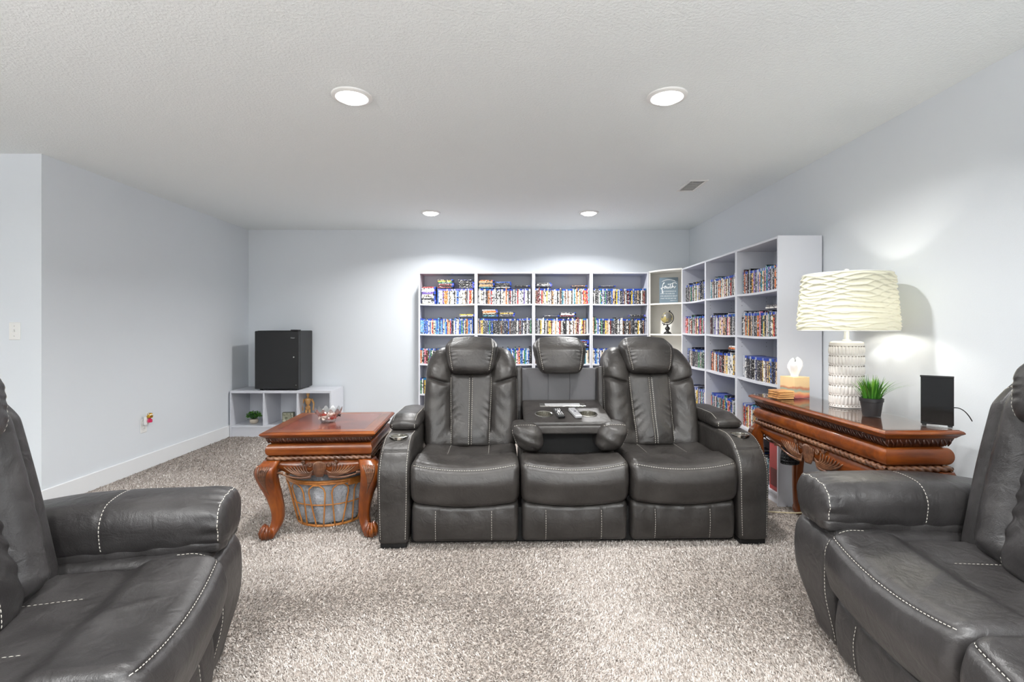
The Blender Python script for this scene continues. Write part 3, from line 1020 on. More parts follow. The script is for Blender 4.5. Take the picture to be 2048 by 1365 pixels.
def side_mats(hx, hy):
    out = []
    for (L, rot) in ((hx, 0), (hy, PI / 2), (hx, PI), (hy, -PI / 2)):
        out.append((L, rot, hy if rot in (0, PI) else hx))
    return out

def cabriole(mb, sx, sy, H, px, py, k=1.0):
    zt = H
    zs = np.array([zt, zt * .93, zt * .84, zt * .72, zt * .58, zt * .42, zt * .28, zt * .17, zt * .09, .012])
    of = np.array([.000, .026, .034, .024, .006, -.010, -.016, -.010, .008, .022]) * k
    hw = np.array([.046, .056, .056, .050, .042, .036, .032, .030, .031, .026]) * k
    u = np.linspace(0, 1, 40); t = np.linspace(0, 1, len(zs))
    zs, of, hw = [np.interp(u, t, a) for a in (zs, of, hw)]
    ker = np.ones(5) / 5
    of = np.convolve(np.pad(of, 2, 'edge'), ker, 'valid'); hw = np.convolve(np.pad(hw, 2, 'edge'), ker, 'valid')
    n = 20; th = np.arange(n) * 2 * PI / n
    e = 0.55
    c, s = np.cos(th), np.sin(th)
    cx = np.sign(c) * np.abs(c) ** e; cy = np.sign(s) * np.abs(s) ** e
    V = []
    for i in range(40):
        ox, oy = px + sx * of[i], py + sy * of[i]
        V.append(np.stack([ox + hw[i] * cx, oy + hw[i] * cy, np.full(n, zs[i])], 1))
    V = np.concatenate(V)
    F = [(i * n + j, (i + 1) * n + j, (i + 1) * n + (j + 1) % n, i * n + (j + 1) % n) for i in range(39) for j in range(n)]
    F.append(tuple(range(n))); F.append(tuple(39 * n + j for j in range(n - 1, -1, -1)))
    mb.add(V, F)
    zr, fr_, hr_ = zs[::-1], of[::-1], hw[::-1]
    return (px + sx * .03 * k, py + sy * .03 * k), lambda z: (float(np.interp(z, zr, fr_)), float(np.interp(z, zr, hr_)))

def carved_table(root, LX, LY, H, top_fn, k=1.0, kv=1.0, inset=.062):
    hx, hy = LX / 2, LY / 2
    top = sweep_rect([(.012, H - .002), (.004, H - .006), (0, H - .012), (0, H - .016), (.010, H - .024), (.022, H - .028 * kv)], hx, hy)
    tp = top.obj('table_top', M_CHERRY, root)
    top_fn(tp, hx, hy, H)
    sweep_rect([(.022, H - .027), (.026, H - .031 * kv), (.034, H - .047 * kv), (.050, H - .060 * kv)], hx, hy, True, True).obj('frieze', M_FRIEZE, root)
    leaf = MB()
    for (L, rot, off) in side_mats(hx, hy):
        R = Matrix.Rotation(rot, 4, 'Z')
        n = int((2 * L - .06) / .018)
        q = MB()
        for i in range(n):
            u = -L + .03 + (i + .5) * (2 * L - .06) / n
            d = .004 * (1 if i % 2 else -1)
            q.tube([(u - .006 - d, -off + .027, H - .033 * kv), (u, -off + .030, H - .045 * kv), (u + .006 + d, -off + .041, H - .057 * kv)], [.002, .0042, .0015], 5)
        q.xf(R); leaf.v += q.v
        for f in q.f: leaf.f.append([i + leaf.n for i in f]); leaf.m.append(0)
        leaf.n += q.n
    lo = leaf.obj('frieze_carving', M_FRIEZE, root, True); lo['kind'] = 'stuff'
    a = np.linspace(0, PI, 13)
    prof = [(.054, H - .061 * kv)] + [(.046 - .022 * math.sin(t), H - .091 * kv + .029 * kv * math.cos(t)) for t in a] + [(.056, H - .121 * kv), (.056, H - .142 * kv)]
    sweep_rect(prof, hx, hy).obj('bolection_moulding', M_CHERRY, root, True, 35)
    for (L, rot, off) in side_mats(hx, hy):
        R = Matrix.Rotation(rot, 4, 'Z')
        rope_mb(2 * L - .062, .0125 * (1 + (kv - 1) * .6)).xf(R @ Matrix.Translation((0, -off + .036, H - .131 * kv))).obj('rope_moulding', M_CARVED, root, True)
        # apron board, bowed, with a scalloped lower edge
        half = L - .075
        nu, nv = 48, 12
        us = np.linspace(-half, half, nu)
        q = MB(); V = []
        for back in (0, 1):
            for j in range(nv):
                v = j / (nv - 1)
                for u in us:
                    a_ = abs(u) / half
                    zl = H - .212 * kv - .018 * math.exp(-((a_ - .35) / .28) ** 2) + .030 * max(0, (a_ - .62) / .38) ** 1.5
                    z = H - .141 * kv + v * (zl - (H - .141 * kv))
                    y = -off + .062 - .022 * math.sin(PI * min(1, v * 1.05)) if not back else -off + .085
                    V.append((u, y, z))
        F = []
        N = nu * nv
        for j in range(nv - 1):
            for i in range(nu - 1):
                b = j * nu + i
                F.append((b, b + nu, b + nu + 1, b + 1)); F.append((N + b, N + b + 1, N + b + nu + 1, N + b + nu))
        for i in range(nu - 1):
            F.append((i, i + 1, N + i + 1, N + i)); b = (nv - 1) * nu + i; F.append((b, N + b, N + b + 1, b + 1))
        q.add(V, F).xf(R)
        ap = q.obj('apron', M_CHERRY if rot in (0, PI) else M_CHERRYY, root, True, 50)
        w = wing_carving(min(1.35, half / .24))
        # (u, v, out) -> (x, -y, z)
        W = Matrix(((1, 0, 0, 0), (0, 0, -1, -off + .043), (0, 1.0 * kv, 0, H - .188 * kv), (0, 0, 0, 1)))
        w.xf(R @ W).obj('apron_carving', M_CARVED, ap, True)
    for sx in (-1, 1):
        for sy in (-1, 1):
            q = MB()
            px, py = sx * (hx - inset), sy * (hy - inset)
            (fx, fy), prof_ = cabriole(q, sx, sy, H - .140 * kv, px, py, k)
            lg = q.obj('leg', M_CHERRYZ, root, True, 60)
            ft = MB().sphere((fx, fy, .036), .036, 18, 12)
            for a in range(4):
                t = math.atan2(sy, sx) + (a - 1.5) * .75
                P = [(fx + .033 * math.cos(t) * c_, fy + .033 * math.sin(t) * c_, z) for (c_, z) in ((.35, .085), (.8, .066), (1.12, .042), (1.02, .014))]
                ft.tube(P, [.009, .011, .009, .006], 7)
            ft.obj('claw_foot', M_CHERRYZ, lg, True)
            kn = MB()
            for axis in (0, 1):
                for i in range(5):
                    b = (i - 2) / 2
                    o0 = .058 * k
                    P = []
                    for s_ in np.linspace(0, 1, 10):
                        z = (H - .16 * kv) * (1 - s_ * (.40 - .07 * abs(b)))
                        of, outw = prof_(z)
                        lat = (.006 + b * .030 * k * (1 - s_) * math.cos(s_ * 1.2)) * 1.0
                        outw *= .99
                        if axis == 0: P.append((px + sx * (of + outw), py + sy * (of + lat), z))
                        else: P.append((px + sx * (of + lat), py + sy * (of + outw), z))
                    kn.tube(P, .0065 * np.sin(np.linspace(.7, PI - .2, 10)), 6)
                th = np.linspace(0, 3.2 * PI, 26); rr = .017 * (1 - th / (4.2 * PI))
                zc = (H - .185 * kv); of, hwz = prof_(zc)
                if axis == 0: P = [(px + sx * (of + hwz), py + sy * (of + .005) + r_ * math.cos(t_), zc + r_ * math.sin(t_)) for r_, t_ in zip(rr, th)]
                else: P = [(px + sx * (of + .005) + r_ * math.cos(t_), py + sy * (of + hwz), zc + r_ * math.sin(t_)) for r_, t_ in zip(rr, th)]
                kn.tube(P, .0045, 6)
            kn.obj('knee_carving', M_CARVED, lg, True)

def prism(pts, z0, z1):
    n = len(pts)
    V = [(x, y, z0) for x, y in pts] + [(x, y, z1) for x, y in pts]
    F = [tuple(range(n - 1, -1, -1)), tuple(range(n, 2 * n))] + [(i, (i + 1) % n, n + (i + 1) % n, n + i) for i in range(n)]
    return MB().add(V, F)

def inlaid_top(tp, hx, hy, H):
    g = .0006; i0, i1 = .014, .075
    def ring(ia, ib, m1, m2, nm):
        for s in range(4):
            A = [(-hx, -hy), (hx, -hy), (hx, hy), (-hx, hy)]
            sg = [(1, 1), (-1, 1), (-1, -1), (1, -1)]
            p, q = A[s], A[(s + 1) % 4]; a, b = sg[s], sg[(s + 1) % 4]
            P = [(p[0] + a[0] * ia, p[1] + a[1] * ia), (q[0] + b[0] * ia, q[1] + b[1] * ia),
                 (q[0] + b[0] * (ib - g), q[1] + b[1] * (ib - g)), (p[0] + a[0] * (ib - g), p[1] + a[1] * (ib - g))]
            prism(P, H - .004, H - .0004).obj(nm, (m1, m2)[s % 2], tp)
    ring(i0, i1, M_CHERRY, M_CHERRYY, 'border_board')
    # field of mitred veneers around a turned square
    fx, fy = hx - i1, hy - i1
    cx = min(fx, fy) * .62
    D = [(0, -cx), (cx, 0), (0, cx), (-cx, 0)]
    Cn = [(-fx, -fy), (fx, -fy), (fx, fy), (-fx, fy)]
    for s in range(4):
        d0, d1 = D[s], D[(s + 1) % 4]
        c = Cn[(s + 1) % 4]
        mid0 = (0, -fy) if s == 0 else (fx, 0) if s == 1 else (0, fy) if s == 2 else (-fx, 0)
        mid1 = (fx, 0) if s == 0 else (0, fy) if s == 1 else (-fx, 0) if s == 2 else (0, -fy)
        prism([d0, mid0, c, mid1, d1], H - .004, H - .0006).obj('veneer_panel', (M_INLAY_A, M_INLAY_B)[s % 2], tp)
        prism([(0, 0), d0, d1], H - .004, H - .0006).obj('veneer_panel', (M_INLAY_B, M_INLAY_A)[s % 2], tp)

END_P, END_R, END_H = (-1.117, 3.145), math.radians(4.0), 0.612
et = thing('end_table', 'square carved cherry end table with rope moulding left of the sofa', 'table', (*END_P, 0), END_R)
carved_table(et, 0.64, 0.67, END_H, inlaid_top, 1.0, 1.17)

def console_top(tp, hx, hy, H):
    prism([(-hx + .014, -hy + .014), (hx - .014, -hy + .014), (hx - .014, hy - .014), (-hx + .014, hy - .014)], H - .004, H - .0004).obj('top_veneer', M_TOP, tp)
    MB().box(-hx + .012, hx - .012, -hy + .012, hy - .012, H, H + .005, .001).obj('glass_sheet', M_GLASS, tp)
CON_P, CON_R, CON_H = (1.713, 2.662), 0.022, 0.770
CTOP = CON_H + .005
ct = thing('console_table', 'long carved cherry console table with glass top against the right wall', 'table', (*CON_P, 0), CON_R)
carved_table(ct, 0.345, 1.15, CON_H, console_top, 0.7, 1.3, .055)

# =================================================================== THINGS ON AND UNDER THE END TABLE
def bowl():
    X = ((660 - 1024) * 3.17 / 1000)
    t = thing('glass_bowl', 'clear cut-glass candy bowl with scalloped rim on the end table', 'bowl', (-1.145, 3.115, END_H))
    prof = [(.001, .004), (.036, .004), (.040, .0), (.043, .004), (.047, .02), (.063, .045), (.078, .064), (.083, .080), (.079, .080), (.073, .065), (.058, .047), (.040, .022), (.001, .014)]
    def rf(R, Z, T):
        k = np.clip((Z - .008) / .06, 0, 1)
        return R * (1 + .035 * np.cos(T * 12) * (Z > .008)), Z + .010 * k * k * np.cos(T * 12)
    MB().lathe(prof, 96, rf=rf).obj('bowl', M_CRYSTAL, t, True, 60)
    M_RED = plain('red_wrapper', lin(150, 24, 34), 0.25, coat=.5)
    M_CREAM = plain('cream_wrapper', lin(228, 215, 205), 0.3, coat=.4)
    M_DKW = plain('dark_wrapper', lin(40, 22, 22), 0.3, coat=.4)
    pos = [(.030, -.018, .034, M_RED, 'red'), (-.028, -.012, .034, M_CREAM, 'cream'), (.002, .022, .034, M_CREAM, 'cream'), (.046, .014, .044, M_DKW, 'dark'),
           (-.010, -.030, .036, M_CREAM, 'cream'), (.018, -.002, .052, M_CREAM, 'cream'), (-.034, .020, .045, M_RED, 'red')]
    where = ['at the front right of', 'at the left of', 'at the back of', 'at the far right of', 'at the front of', 'on top in', 'at the back left of']
    for (x, y, z, m, cn), wh in zip(pos, where):
        c = thing('wrapped_candy', f'{cn} wrapped candy {wh} the glass bowl', 'candy', (-1.145 + x, 3.115 + y, END_H + z - .006), random.random() * 3, 'candies in the glass bowl')
        MB().sphere((0, 0, 0), .013, 12, 8, sc=(1.2, .9, .8)).obj('sweet', m, c, True)
        for sx in (-1, 1):
            MB().lathe([(.003, 0), (.010, .010), (.0105, .011)], 8, cap1=False).xf(Matrix.Translation((sx * .0135, 0, 0)) @ Matrix.Rotation(sx * PI / 2, 4, 'Y')).obj('twist', m, c, True)
bowl()

M_RATTAN = wood_mat('rattan', lin(150, 88, 34), lin(190, 122, 54), lin(214, 150, 80), 'Z', rough=0.4, coat=.3)
def fleece():
    m, t, b = nt('grey_fleece')
    tc = nd(t, 'ShaderNodeTexCoord')
    n = nd(t, 'ShaderNodeTexNoise', Scale=70.0, Detail=4.0, Roughness=0.7)
    n1 = nd(t, 'ShaderNodeTexNoise', Scale=9.0, Detail=3.0)
    t.links.new(tc.outputs['Object'], n.inputs['Vector']); t.links.new(tc.outputs['Object'], n1.inputs['Vector'])
    mx = nd(t, 'ShaderNodeMix'); mx.data_type = 'FLOAT'; mx.inputs[0].default_value = .45
    t.links.new(n.outputs['Fac'], mx.inputs[2]); t.links.new(n1.outputs['Fac'], mx.inputs[3])
    r = ramp(t, [(0.32, lin(138, 140, 146)), (0.5, lin(186, 188, 194)), (0.68, lin(216, 218, 223))])
    t.links.new(mx.outputs[0], r.inputs[0]); t.links.new(r.outputs[0], b.inputs['Base Color'])
    pset(b, Roughness=0.95, Sheen_Weight=0.4)
    bm = nd(t, 'ShaderNodeBump', Strength=0.9, Distance=0.012)
    t.links.new(n.outputs['Fac'], bm.inputs['Height']); t.links.new(bm.outputs[0], b.inputs['Normal'])
    return m
M_FLEECE = fleece()
def basket():
    c = (-1.15, 3.20)
    t = thing('rattan_basket', 'open rattan basket of looped canes under the end table', 'basket', (*c, 0))
    R0, R1, Hh = .198, .272, .30
    rad = lambda z: R0 + (R1 - R0) * z / Hh
    def hoop(nm, z, r, n=64):
        th = np.arange(n) * 2 * PI / n
        MB().tube(np.stack([rad(z) * np.cos(th), rad(z) * np.sin(th), np.full(n, z)], 1), r, 8, closed=True).obj(nm, M_RATTAN, t, True)
    hoop('bottom_hoop', .010, .008); hoop('middle_hoop', .145, .004); hoop('top_hoop', .292, .0085); hoop('top_hoop', .278, .0055)
    n = 12
    for i in range(n):
        a0 = i * 2 * PI / n
        w = 2 * PI / n * .62
        P = []
        # a tall narrow loop: up, round over the top, down, meeting its neighbours at the foot
        for s in np.linspace(0, 1, 30):
            if s < .42: z = .012 + (.225 - .012) * (s / .42); aa = a0 - w * (.72 - .14 * (s / .42)) * (1 - .55 * (1 - s / .42))
            elif s > .58: q = (1 - s) / .42; z = .012 + (.225 - .012) * q; aa = a0 + w * (.72 - .14 * q) * (1 - .55 * (1 - q))
            else:
                f = (s - .42) / .16 * PI; z = .225 + .050 * math.sin(f); aa = a0 - w * .58 * math.cos(f)
            P.append(((rad(z) + .004) * math.cos(aa), (rad(z) + .004) * math.sin(aa), z))
        MB().tube(P, .0045, 7).obj('cane_loop', M_RATTAN, t, True)
    q = MB()
    for i in range(9):
        z0 = .262 + i * .0042
        a = np.linspace(-.9, -.55, 8)
        q.tube([((rad(.285) + .010) * math.cos(x), (rad(.285) + .010) * math.sin(x), z0) for x in a], .0022, 5)
    q.obj('binding', M_RATTAN, t, True)
    # a bundled blanket: fat soft folds standing in the basket
    def rf(R, Z, T):
        fold = np.abs(np.cos(T * 6.5 + .5 * np.sin(2 * T) + .6 * np.sin(Z * 9)))
        amp = .034 * (Z > .015) * np.clip((.36 - Z) / .1, 0, 1)
        n_ = .006 * np.sin(23 * T + 40 * Z) * np.sin(11 * T - 31 * Z)
        k = np.clip((Z - .29) / .05, 0, 1)
        return R - .036 + amp * fold ** .55 + n_ + k * .0, Z + k * .02 * np.sin(3 * T + .8) + k * .01 * np.sin(7 * T)
    prof = [(.05, .012), (.15, .014)] + [(rad(z) - .010, z) for z in np.linspace(.02, .30, 30)] + [(.235, .325), (.19, .345), (.13, .352), (.07, .35), (.002, .345)]
    bl = MB().lathe(prof, 160, rf=rf).obj('fleece_blanket', M_FLEECE, None, True, loc=(*c, 0.0))
    tag(bl, 'fluffy grey fleece blanket bundled inside the rattan basket', 'blanket')
    f = MB()
    rr = np.random.default_rng(3)
    for i in range(9000):      # short fluff on the blanket
        a = rr.uniform(PI, 2 * PI); z = rr.uniform(.02, .33)
        R, Z = rf(np.array([rad(min(z, .3)) - .010]), np.array([z]), np.array([a]))
        r_ = float(R[0]); p = np.array([r_ * math.cos(a), r_ * math.sin(a), float(Z[0])])
        o = np.array([math.cos(a), math.sin(a), rr.normal(0, .5)]) * .008 + rr.normal(0, .004, 3)
        s_ = np.cross(o, rr.normal(0, 1, 3)); s_ = s_ / (np.linalg.norm(s_) + 1e-9) * .0012
        f.add([p - s_, p + s_, p + o], [(0, 1, 2)])
    fo = f.obj('fluff', M_FLEECE, bl); fo['kind'] = 'stuff'
basket()

# =================================================================== THINGS ON THE CONSOLE TABLE
def cpos(px, Y, dz=0.0):
    return ((px - 1024) * Y / F_PX, Y, CTOP + dz)
# --- table lamp
def shade_mat():
    m = bpy.data.materials.new('pleated_shade'); m.use_nodes = True; MATS['pleated_shade'] = m
    t = m.node_tree; t.nodes.remove(t.nodes['Principled BSDF']); out = t.nodes['Material Output']
    d = nd(t, 'ShaderNodeBsdfDiffuse'); d.inputs[0].default_value = lin(206, 205, 190)
    tr = nd(t, 'ShaderNodeBsdfTranslucent'); tr.inputs[0].default_value = lin(238, 236, 214)
    mx = nd(t, 'ShaderNodeMixShader'); mx.inputs[0].default_value = 0.15
    t.links.new(d.outputs[0], mx.inputs[1]); t.links.new(tr.outputs[0], mx.inputs[2]); t.links.new(mx.outputs[0], out.inputs[0])
    return m
def lamp():
    x, y = 1.800, 2.69
    t = thing('table_lamp', 'white ribbed ceramic table lamp with pleated shade, switched on', 'lamp', (x, y, CTOP), 0.02)
    M_CER = plain('white_ceramic', lin(216, 212, 207), 0.25, coat=.4)
    M_DOT = plain('dot_brown', lin(120, 112, 104), 0.5)
    Hb = .352; rb = .0835
    zs = np.concatenate([[0.0], np.linspace(.002, Hb - .01, 150), [Hb - .004, Hb]])
    prof = [(.05, 0)] + [(rb, z) for z in zs[1:-2]] + [(rb - .006, Hb - .003), (rb - .02, Hb), (.02, Hb + .001)]
    nrib = 30; band = .0525; z0 = .012
    def rf(R, Z, T):
        k = (Z - z0) / band
        i = np.floor(k); v = k - i
        on = (k > 0) & (k < 6.0)
        pill = np.clip(np.sin(np.clip((v - .14) / .78, 0, 1) * PI), 0, 1) ** .4
        rib = np.clip(np.cos(T * nrib / 2 + (i % 2) * 0) ** 2, 0, 1) ** .8
        return R + np.where(on & (R > rb * .9), .0065 * pill * rib - .002, 0), Z
    MB().lathe(prof, 240, rf=rf, ex=1.0, ey=.86).obj('base', M_CER, t, True, 60)
    q = MB()
    for i in range(7):
        z = z0 + i * band - .001
        for j in range(nrib):
            a = j * 2 * PI / nrib + (PI / nrib)
            q.sphere(((rb - .001) * math.cos(a), (rb - .001) * .86 * math.sin(a), z), .0032, 6, 4)
    o = q.obj('dark_dots', M_DOT, t, True); o['kind'] = 'stuff'  # darker dots in the gaps between the rib bands
    M_ACR = plain('clear_acrylic', lin(235, 238, 240), 0.1, coat=1)
    MB().lathe([(.022, Hb), (.022, Hb + .006), (.013, Hb + .010), (.013, Hb + .058), (.018, Hb + .062)], 24).obj('neck', M_ACR, t, True, 40)
    MB().lathe([(.018, Hb + .062), (.018, Hb + .088), (.014, Hb + .092)], 24).obj('socket', M_STEEL, t, True, 40)
    q = MB()
    q.tube([(-.02, 0, Hb + .075), (-.032, 0, Hb + .075)], .004, 8); q.sphere((-.035, 0, Hb + .075), .006, 10, 8)
    q.obj('switch_knob', M_STEEL, t, True)
    M_BULB = emit('bulb_glow', (1, .95, .86, 1), TABLE_LAMP_W / (PI * .0105))
    MB().lathe([(.012, Hb + .092), (.014, Hb + .105), (.028, Hb + .135), (.030, Hb + .155), (.022, Hb + .178), (.001, Hb + .186)], 20).obj('bulb', M_BULB, t, True)
    zb, zt = Hb + .058, Hb + .360
    r0, r1 = .228, .203
    n, kz = 220, 110
    Z = np.linspace(zb, zt, kz)
    prof = [(r0 + (r1 - r0) * (z - zb) / (zt - zb), z) for z in Z]
    def rs(R, Zz, T):
        a = Zz / .030 + .55 * np.sin(3 * T + 1.0) + .28 * np.sin(5 * T + Zz * 28)
        b = Zz / .030 + .5 - .55 * np.sin(3 * T + 1.0) + .28 * np.sin(4 * T - Zz * 20)
        fa = a - np.floor(a); fb = b - np.floor(b)
        saw = np.minimum(fa, fb)
        edge = np.clip((Zz - zb) / .012, 0, 1) * np.clip((zt - Zz) / .012, 0, 1)
        return R + edge * .013 * (1 - saw) ** 1.5 , Zz
    MS = shade_mat()
    MB().lathe(prof, n, rf=rs, cap0=False, cap1=False).obj('shade', MS, t, True)
    for (r, z) in ((r0 + .001, zb), (r1 + .001, zt)):
        th = np.arange(96) * 2 * PI / 96
        MB().tube(np.stack([r * np.cos(th), r * np.sin(th), np.full(96, z)], 1), .0025, 6, closed=True).obj('shade_rim', M_WHITE, t, True)
    q = MB()
    for a in range(3):
        q.tube([(0, 0, zt - .008), (r1 * math.cos(a * 2.094), r1 * math.sin(a * 2.094), zt - .004)], .002, 6)
    for s in (-1, 1):
        q.tube([(s * .016, 0, Hb + .09), (s * .05, 0, Hb + .16), (s * .05, 0, zt - .07), (0, 0, zt - .008)], .002, 6)
    q.obj('harp', M_STEEL, t, True)
    MB().lathe([(.006, zt - .008), (.006, zt + .004), (.020, zt + .006), (.021, zt + .010), (.008, zt + .013), (.012, zt + .020), (.011, zt + .027), (.001, zt + .031)], 18).obj('finial', M_WHITE, t, True, 50)
lamp()

# --- potted grass
def grass(name, label, loc):
    t = thing(name, label, 'plant', loc)
    M_POT = plain('black_pot', lin(34, 34, 36), .55)
    MB().lathe([(.036, 0), (.037, .002), (.046, .068), (.049, .069), (.050, .085), (.045, .086), (.043, .078), (.001, .076)], 32).obj('pot', M_POT, t, True, 40)
    m, tr, b = nt('grass_green')
    at = nd(tr, 'ShaderNodeAttribute'); at.attribute_name = 'tone'
    r = ramp(tr, [(0, lin(22, 66, 18)), (.5, lin(64, 132, 30)), (1, lin(150, 196, 70))])
    tr.links.new(at.outputs['Fac'], r.inputs[0]); tr.links.new(r.outputs[0], b.inputs['Base Color'])
    pset(b, Roughness=.45)
    rr = np.random.default_rng(11); q = MB(); tone = []
    for i in range(230):
        a = rr.uniform(0, 2 * PI); r0 = .036 * math.sqrt(rr.random())
        L = rr.uniform(.075, .135); sp = rr.uniform(.15, 1.0) * (r0 / .036)
        if i % 14 == 0: sp = 1.5; L = .14
        p0 = np.array([r0 * math.cos(a), r0 * math.sin(a), .07])
        dr = np.array([math.cos(a), math.sin(a), 0])
        pts = []
        for s in np.linspace(0, 1, 6):
            pts.append(p0 + dr * sp * L * (.25 * s + .45 * s * s) + np.array([0, 0, L * (s - .22 * sp * s * s)]))
        side = np.array([-math.sin(a + rr.normal(0, .6)), math.cos(a), 0]) ; w = rr.uniform(.0020, .0034)
        V = []
        for k_, p in enumerate(pts):
            ww = w * (1 - (k_ / 5) ** 2) + .0002
            V += [p - side * ww, p + side * ww]
        q.add(V, [(2 * j, 2 * j + 1, 2 * j + 3, 2 * j + 2) for j in range(5)])
        c = rr.random() ** 1.2
        tone += [min(1, .1 + .9 * c * (.35 + .65 * j / 5)) for j in range(6) for _ in (0, 1)]
    o = q.obj('grass_blades', m, t, True); o['kind'] = 'stuff'
    A = o.data.attributes.new('tone', 'FLOAT', 'POINT'); A.data.foreach_set('value', np.array(tone, dtype=np.float32))
grass('potted_grass', 'bright green artificial grass in a black pot beside the lamp', cpos(1743, 2.42))

# --- glossy black display box
def blackbox():
    t = thing('glossy_black_device', 'glossy black upright electronic device at the near end of the console table', 'device', (1.846, 2.172, CTOP), math.radians(-38))
    MB().box(-.055, .055, -.014, .014, .006, .212, .002).obj('body', M_BLACKGLOSS, t)
    MB().box(-.057, .057, .010, .020, .208, .216, .001).obj('top_edge', M_BLACK, t)
    for sx in (-1, 1):
        MB().box(sx * .043 - .008, sx * .043 + .008, -.018, .02, 0, .007, .002).obj('foot', M_BLACK, t)
    P = bez((.05, .012, .08), (.09, .05, .09), (.12, .09, .02), 16)
    MB().tube(P, .0022, 6).obj('cord', M_BLACK, t, True)
blackbox()

# --- tissue box with a tissue
def tissue():
    x, y, z = 1.727, 3.055, CTOP
    m, tn, b = nt('tissue_box_print')
    tc = nd(tn, 'ShaderNodeTexCoord'); sp = nd(tn, 'ShaderNodeSeparateXYZ')
    n = nd(tn, 'ShaderNodeTexNoise', Scale=9.0, Detail=3.0); tn.links.new(tc.outputs['Object'], n.inputs['Vector'])
    tn.links.new(tc.outputs['Object'], sp.inputs[0])
    ma = nd(tn, 'ShaderNodeMath', operation='MULTIPLY_ADD'); ma.inputs[1].default_value = .05; tn.links.new(n.outputs['Fac'], ma.inputs[0]); tn.links.new(sp.outputs[2], ma.inputs[2])
    mr = nd(tn, 'ShaderNodeMapRange'); mr.inputs['From Min'].default_value = .025; mr.inputs['From Max'].default_value = .165
    tn.links.new(ma.outputs[0], mr.inputs['Value'])
    r = ramp(tn, [(0.0, lin(120, 70, 84)), (.13, lin(196, 110, 92)), (.25, lin(226, 170, 120)), (.33, lin(150, 176, 160)), (.42, lin(190, 120, 90)), (.5, lin(226, 196, 150)), (1.0, lin(232, 206, 158))])
    tn.links.new(mr.outputs[0], r.inputs[0]); tn.links.new(r.outputs[0], b.inputs['Base Color']); pset(b, Roughness=.45)
    t = thing('tissue_box', 'cube tissue box printed with a desert sunset on the console table', 'tissue box', (x, y, z), math.radians(14))
    MB().box(-.056, .056, -.056, .056, 0, .127, .0015).obj('carton', m, t)
    th = np.linspace(0, 2 * PI, 40)[:-1]
    MB().tube(np.stack([.03 * np.cos(th), .018 * np.sin(th), np.full(39, .1275)], 1), .0012, 5, closed=True).obj('opening', M_WHITE, t)
    M_TIS = plain('tissue_paper', lin(246, 247, 250), .9)
    def rf(R, Z, T):
        k = np.clip((Z - .0) / .085, 0, 1)
        return R * (1 + .45 * k * np.cos(3 * T + .6) + .25 * k * np.cos(5 * T - 2 * k)), Z + .014 * k * np.sin(2 * T + 1) + .006 * k * np.sin(7 * T)
    q = MB().lathe([(.014, 0), (.017, .015), (.024, .035), (.030, .052), (.028, .066), (.022, .076), (.012, .084), (.004, .078)], 60, cap0=False, cap1=False, rf=rf, ex=1.75, ey=1.0)
    q.v = [v * np.array([1, 1, 1.15]) for v in q.v]
    o = q.obj('tissue', M_TIS, None, True, loc=(x, y, z + .1272), rot=(0, 0, .3))
    tag(o, 'crumpled white tissue sticking out of the tissue box', 'tissue')
tissue()
M_COAST = wood_mat('coaster_wood', lin(126, 80, 40), lin(186, 132, 78), lin(222, 178, 120), 'X', scale=7, rough=.5, coat=.1)
M_COASTD = plain('coaster_edge', lin(66, 40, 22), .6)
nm = ['bottom', 'second from bottom', 'second from top', 'top']
for i in range(4):
    t = thing('coaster', f'square wooden coaster, {nm[i]} of the stack of four beside the tissue box', 'coaster', (1.612 + .002 * (i % 2), 3.0 - .003 * (i % 3), CTOP + i * .0125), .18 + .07 * (i % 3 - 1), 'stack of wooden coasters')
    MB().box(-.05, .05, -.05, .05, .0025, .0125, .0015).obj('tile', M_COAST, t)
    MB().box(-.046, .046, -.046, .046, 0, .003, .0005).obj('base_pad', M_COASTD, t)

